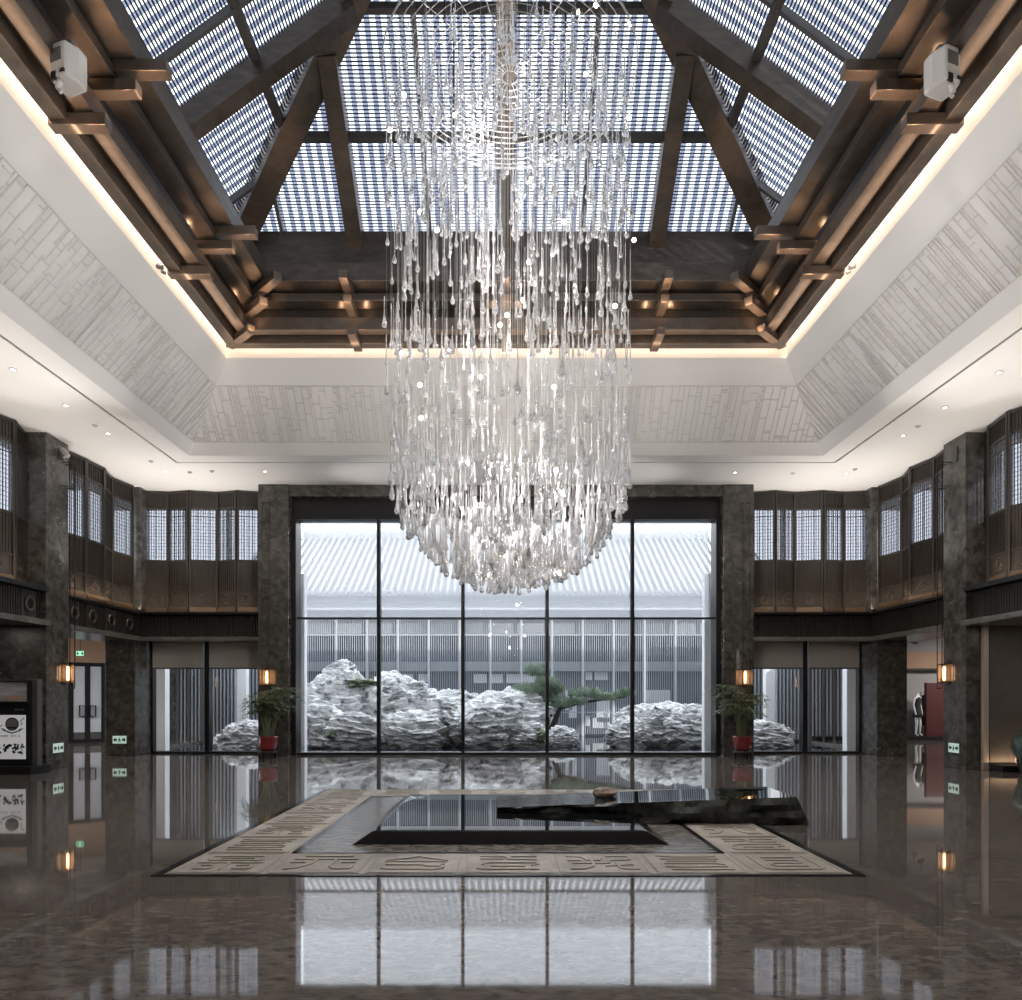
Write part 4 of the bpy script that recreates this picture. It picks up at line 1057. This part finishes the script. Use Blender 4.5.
# side galleries seen through the doorway windows
for sx, nm in ((-1,'left'), (1,'right')):
    def X(p_, Y): return -sx*0 + (px(p_, 0, Y).x if sx < 0 else -px(1012-p_, 0, Y).x*-1)
    def bxp(mb, p0, p1, Y0, Y1, z0, z1):
        a = (p0-506)*Y0/F; b = (p1-506)*Y0/F
        if sx > 0: a, b = -a, -b
        mb.box(a, b, Y0, Y1, z0, z1)
    m = MB(); bxp(m, 150, 165, 22.3, 22.6, -.1, 4.2); bxp(m, 237, 246, 26.0, 26.3, -.1, 4.2)
    struct(m.build('wall_gallery', M['plaster_out']), f'white gallery piers seen through the {nm} doorway window', 'wall')
    m = MB(); bxp(m, 120, 238, 27.2, 27.4, -.1, 5.2); bxp(m, 246, 300, 28.2, 28.4, -.1, 5.2); struct(m.build('wall_gallery_dark', M['facade_dark']), f'dark wall beyond the {nm} gallery', 'wall')
    o = empty('gallery_slat_screen', (0, 27, 0)); m = MB(); p_ = 166
    while p_ < 236: bxp(m, p_, p_+1.3, 27.0, 27.1, 0, 3.9); p_ += 3.6
    while p_ < 262: bxp(m, p_, p_+1.3, 28.0, 28.1, 0, 3.9) if p_ > 247 else None; p_ += 3.6
    under(m.build('slats', M['slat_dark'] if 'slat_dark' in M else M['win_out']), o)
    m = MB(); bxp(m, 176, 178, 26.2, 26.3, 0, 3.6); bxp(m, 187, 188.6, 26.2, 26.3, 0, 3.6); bxp(m, 200, 203, 26.2, 26.3, 0, 3.6); under(m.build('posts', M['dgrey']), o)
    tag(o, f'row of upright slats outside the {nm} doorway window', 'slat screen')
    P_ = (248-506)*24.2/F*(1 if sx < 0 else -1)
    o = blob('garden_rock', (P_, 24.2, .1), .95, (1.0,.6,.72), M['rock'], 31+sx, .25, 1.3, 4, flat=-.4, ridged=True)
    tag(o, f'low grey rock outside the {nm} doorway window beside the potted palm', 'rock', 'garden rocks')
light('POINT', 'gallery_lamp', (7.9, 26.4, 2.2), 6, (1,.6,.35), .06)

# rocks behind the great window
ROCKS = [
 (336, 712, 25.2, 44, 40, 'tallest grey-white garden rock, at the left end behind the window', 1),
 (318, 728, 23.9, 30, 24, 'pale slanting rock at the water edge, far left of the window', 2),
 (358, 733, 23.7, 36, 19, 'low rounded rock at the water below the tallest rock', 3),
 (402, 712, 24.9, 38, 34, 'rounded grey rock just right of the first window mullion', 4),
 (412, 734, 23.8, 34, 20, 'low dark-cleft rock at the water in the second window bay', 5),
 (452, 721, 24.7, 42, 27, 'long layered rock spanning the second window mullion', 6),
 (486, 727, 24.0, 36, 25, 'pale streaked rock at the water in the middle bay', 7),
 (510, 716, 25.4, 40, 24, 'layered rock behind, right part of the middle bay', 8),
 (528, 737, 23.8, 24, 14, 'low white boulder at the water just left of the third mullion', 9),
 (563, 738, 24.4, 15, 11, 'small lone boulder standing in the water right of the third mullion', 10),
 (628, 735, 23.9, 21, 17, 'pale rock at the left foot of the right-hand rock group', 11),
 (664, 727, 24.8, 42, 24, 'broad hump-backed rock of the right-hand group', 12),
 (692, 729, 23.9, 26, 22, 'deeply grooved rock at the right end of the window', 13),
]
for x, y, Y, rx, rz_, lab, sd in ROCKS:
    P_ = px(x, y, Y); s = Y/F
    o = blob('garden_rock', P_, 1.0, (rx*s*1.0, rx*s*.62, rz_*s*1.05), M['rock'], sd, .26, 1.25, 5, flat=-.2-P_.z, ridged=True)
    tag(o, lab, 'rock', 'garden rocks')
# moss pads
for i, (x, y, Y, w, h, lab) in enumerate(((362, 683, 25.0, 22, 5, 'moss patch on the crest of the tallest rock'), (447, 703, 24.9, 20, 3.5, 'moss strip behind the second mullion on the layered rock'), (650, 712, 24.8, 13, 3, 'moss tuft on the hump-backed rock'), (335, 733, 23.3, 7, 4, 'moss tuft low between the left rocks'), (541, 735, 23.4, 4, 7, 'moss clump beside the low white boulder'))):
    P_ = px(x, y, Y); s = Y/F
    o = blob('moss_patch', P_+Vector((0,0,-.03)), 1.0, (w*s, .4, h*s*.8), M['moss'], 50+i, .8, 4.0, 5); tag(o, lab, 'moss', 'moss on the garden rocks')

# pine
pn = empty('garden_pine', (1.9, 25.6, -.1)); tag(pn, 'cloud-pruned pine with flat needle pads behind the garden rocks', 'pine tree')
PY = 25.6
def lp(x, y, dy=0): P_ = px(x, y, PY+dy); return Vector((P_.x-1.9, dy, P_.z+.1))
m = MB()
m.tube([lp(556,748), lp(552,728,.1), lp(560,708), lp(550,694,.1), lp(542,680)], [.13,.11,.09,.06,.03], 8)
m.tube([lp(560,708), lp(580,703,.1), lp(600,700), lp(626,697,-.1)], [.07,.05,.04,.02], 8)
m.tube([lp(552,716), lp(538,706,-.2), lp(522,697,-.1)], [.06,.04,.02], 8)
m.build('trunk', M['bark'], pn, smooth=True)
rnd = random.Random(5)
pads = [(537,672,12,6),(547,684,11,5),(529,690,15,5),(520,693,9,4),(541,699,16,6),(560,704,12,5),(533,707,9,3.5),(585,694,16,4.5),(577,703,9,3.5),(606,698,12,4),(626,694,9,3.5),(555,690,8,5)]
for i, (x, y, w, h) in enumerate(pads):
    c_ = lp(x, y, rnd.uniform(-.3,.3)); s = PY/F; m = MB()
    for k_ in range(520):
        a = rnd.uniform(0, 2*PI); rr = math.sqrt(rnd.random()); hz = rnd.uniform(-1,1)*math.sqrt(max(0,1-rr*rr*.8))
        b = c_+Vector((w*1.1*s*rr*math.cos(a), w*s*.8*rr*math.sin(a), h*1.5*s*hz*(1.0 if hz > 0 else .5)))
        for q in range(3):
            d = Vector((rnd.uniform(-1,1), rnd.uniform(-1,1), rnd.uniform(-.1,1))).normalized()*rnd.uniform(.09,.17)
            sd = d.cross(Vector((rnd.uniform(-1,1), rnd.uniform(-1,1), .3))).normalized()*.011
            m.tri(b-sd, b+sd, b+d)
    m.build('needle_pad', M['needle'], pn)

# facade across the court
fb = empty('courtyard_hall', (0, 31, 0)); tag(fb, 'low hall across the garden with pale tiled roof and slatted front', 'building')
def ub(o): return under(o, fb)
m = MB(); m.box(-10.6, 10.6, 31.6, 36.5, -.1, 5.7); ub(m.build('wall', M['facade_dark']))
sp_ = 1.31
for i in range(-7, 8):
    x = (i+.5)*sp_ - sp_*0
    m = MB(); m.box(x-.045, x+.045, 31.0, 31.12, -.1, 5.7); ub(m.build('post', M['post_out']))
    m = MB(); q = x+.11
    while q < x+sp_-.06: m.box(q-.011, q+.011, 31.04, 31.08, 0, 5.65); q += .0935
    ub(m.build('slat_panel', M['slat_out']))
m = MB(); m.box(-10, 10, 31.05, 31.1, 4.2, 4.25); ub(m.build('rail', M['post_out'])); m = MB(); m.box(-10, 10, 31.05, 31.1, .92, .95); ub(m.build('rail', M['post_out']))
m = MB(); m.box(-10.6, 10.6, 30.6, 31.7, 5.25, 5.85); ub(m.build('eave_band', M['plaster_out']))
for x0, x1, y0, y1 in ((-12,0,0,0),):
    pass
for xa, xb, ya, yb in ((402,413,674,682),(418,428,674,682),(474,487,674,683),(491,503,674,683),(506,520,674,683),(522,536,674,683),(565,572,710,690),(586,592,672,680),(595,608,672,680),(569,577,692,718),(597,610,692,722),(646,670,690,712),(585,590,716,726),(593,610,718,728)):
    p0 = px(xa, max(ya,yb), 31.55); p1 = px(xb, min(ya,yb), 31.55)
    m = MB(); m.box(p0.x, p1.x, 31.5, 31.6, p0.z, p1.z); w_ = ub(m.build('window', M['plaster_out']))
m = MB(); m.box(-9.5, 9.5, 31.45, 31.6, 4.3, 5.2); ub(m.build('upper_glazing', M['win_out']))
m = MB(); m.box(-9.5, 9.5, 31.3, 31.6, 2.7, 3.1); ub(m.build('floor_band', M['win_out']))
# roof
RY0, RZ0_, RY1, RZ1 = 29.9, 5.85, 35.2, 9.25
m = MB()
m.quad((-11.5,RY0,RZ0_),(11.5,RY0,RZ0_),(11.5,RY1,RZ1),(-11.5,RY1,RZ1)); m.quad((-11.5,RY0,RZ0_-.12),(-11.5,RY1+4,RZ0_-.12),(11.5,RY1+4,RZ0_-.12),(11.5,RY0,RZ0_-.12))
m.quad((-11.5,RY1,RZ1),(11.5,RY1,RZ1),(11.5,RY1+5,RZ0_),(-11.5,RY1+5,RZ0_)); m.quad((-11.5,RY0,RZ0_-.12),(11.5,RY0,RZ0_-.12),(11.5,RY0,RZ0_),(-11.5,RY0,RZ0_))
ub(m.build('roof', M['roof_pan']))
m = MB(); x = -11.4
while x < 11.4:
    pts = []
    for t in (0,.33,.66,1): pts.append((x, RY0-.03+(RY1-RY0)*t, RZ0_+.03+(RZ1-RZ0_)*t-.22*math.sin(PI*t)*0))
    m.tube(pts, .075, 6); x += .29
ub(m.build('tile_ribs', M['roof'], smooth=True))
m = MB(); x = -11.4
while x < 11.4: m.tube([(x, RY0-.07, RZ0_+.02), (x, RY0-.03, RZ0_+.03)], .075, 10); m.tube([(x+.135, RY0-.06, RZ0_-.09), (x+.135, RY0-.03, RZ0_-.08)], .06, 8); x += .27
ub(m.build('eave_tile_ends', M['win_out']))
m = MB(); m.box(-11.5, 11.5, RY1-.14, RY1+.14, RZ1-.05, RZ1+.22); x = -11.4
while x < 11.4: m.box(x, x+.07, RY1-.17, RY1+.17, RZ1+.05, RZ1+.18); x += .14
m.box(-11.5, 11.5, RY1-.1, RY1+.1, RZ1+.22, RZ1+.34)
ub(m.build('ridge', M['roof']))

# =================================================================== WORLD, SUN, CAMERA
wd = bpy.data.worlds.new('sky'); SC.world = wd; wd.use_nodes = True
bg = wd.node_tree.nodes['Background']; bg.inputs[0].default_value = (.90,.95,1,1); bg.inputs[1].default_value = 3.3
light('SUN', 'sun', (0,0,30), 3.5, (1,.95,.88), .01, aim=(-.50,.74,-.42))

cam = bpy.data.cameras.new('camera'); co = bpy.data.objects.new('camera', cam); COL.objects.link(co)
co.location = (0,0,1.5); co.rotation_euler = (PI/2,0,0)
cam.sensor_fit = 'HORIZONTAL'; cam.sensor_width = 36; cam.lens = F/1022*36
cam.shift_x = 5/1022; cam.shift_y = 199/1022; cam.clip_end = 300; cam.clip_start = .05
SC.camera = co
vs = SC.view_settings; vs.view_transform = 'Standard'; vs.look = 'None'; vs.gamma = 1; vs.exposure = 0.0; vs.use_curve_mapping = False
cy = SC.cycles
cy.max_bounces = 10; cy.diffuse_bounces = 4; cy.glossy_bounces = 5; cy.transmission_bounces = 10; cy.transparent_max_bounces = 24
cy.sample_clamp_indirect = 6; cy.caustics_reflective = False; cy.caustics_refractive = False
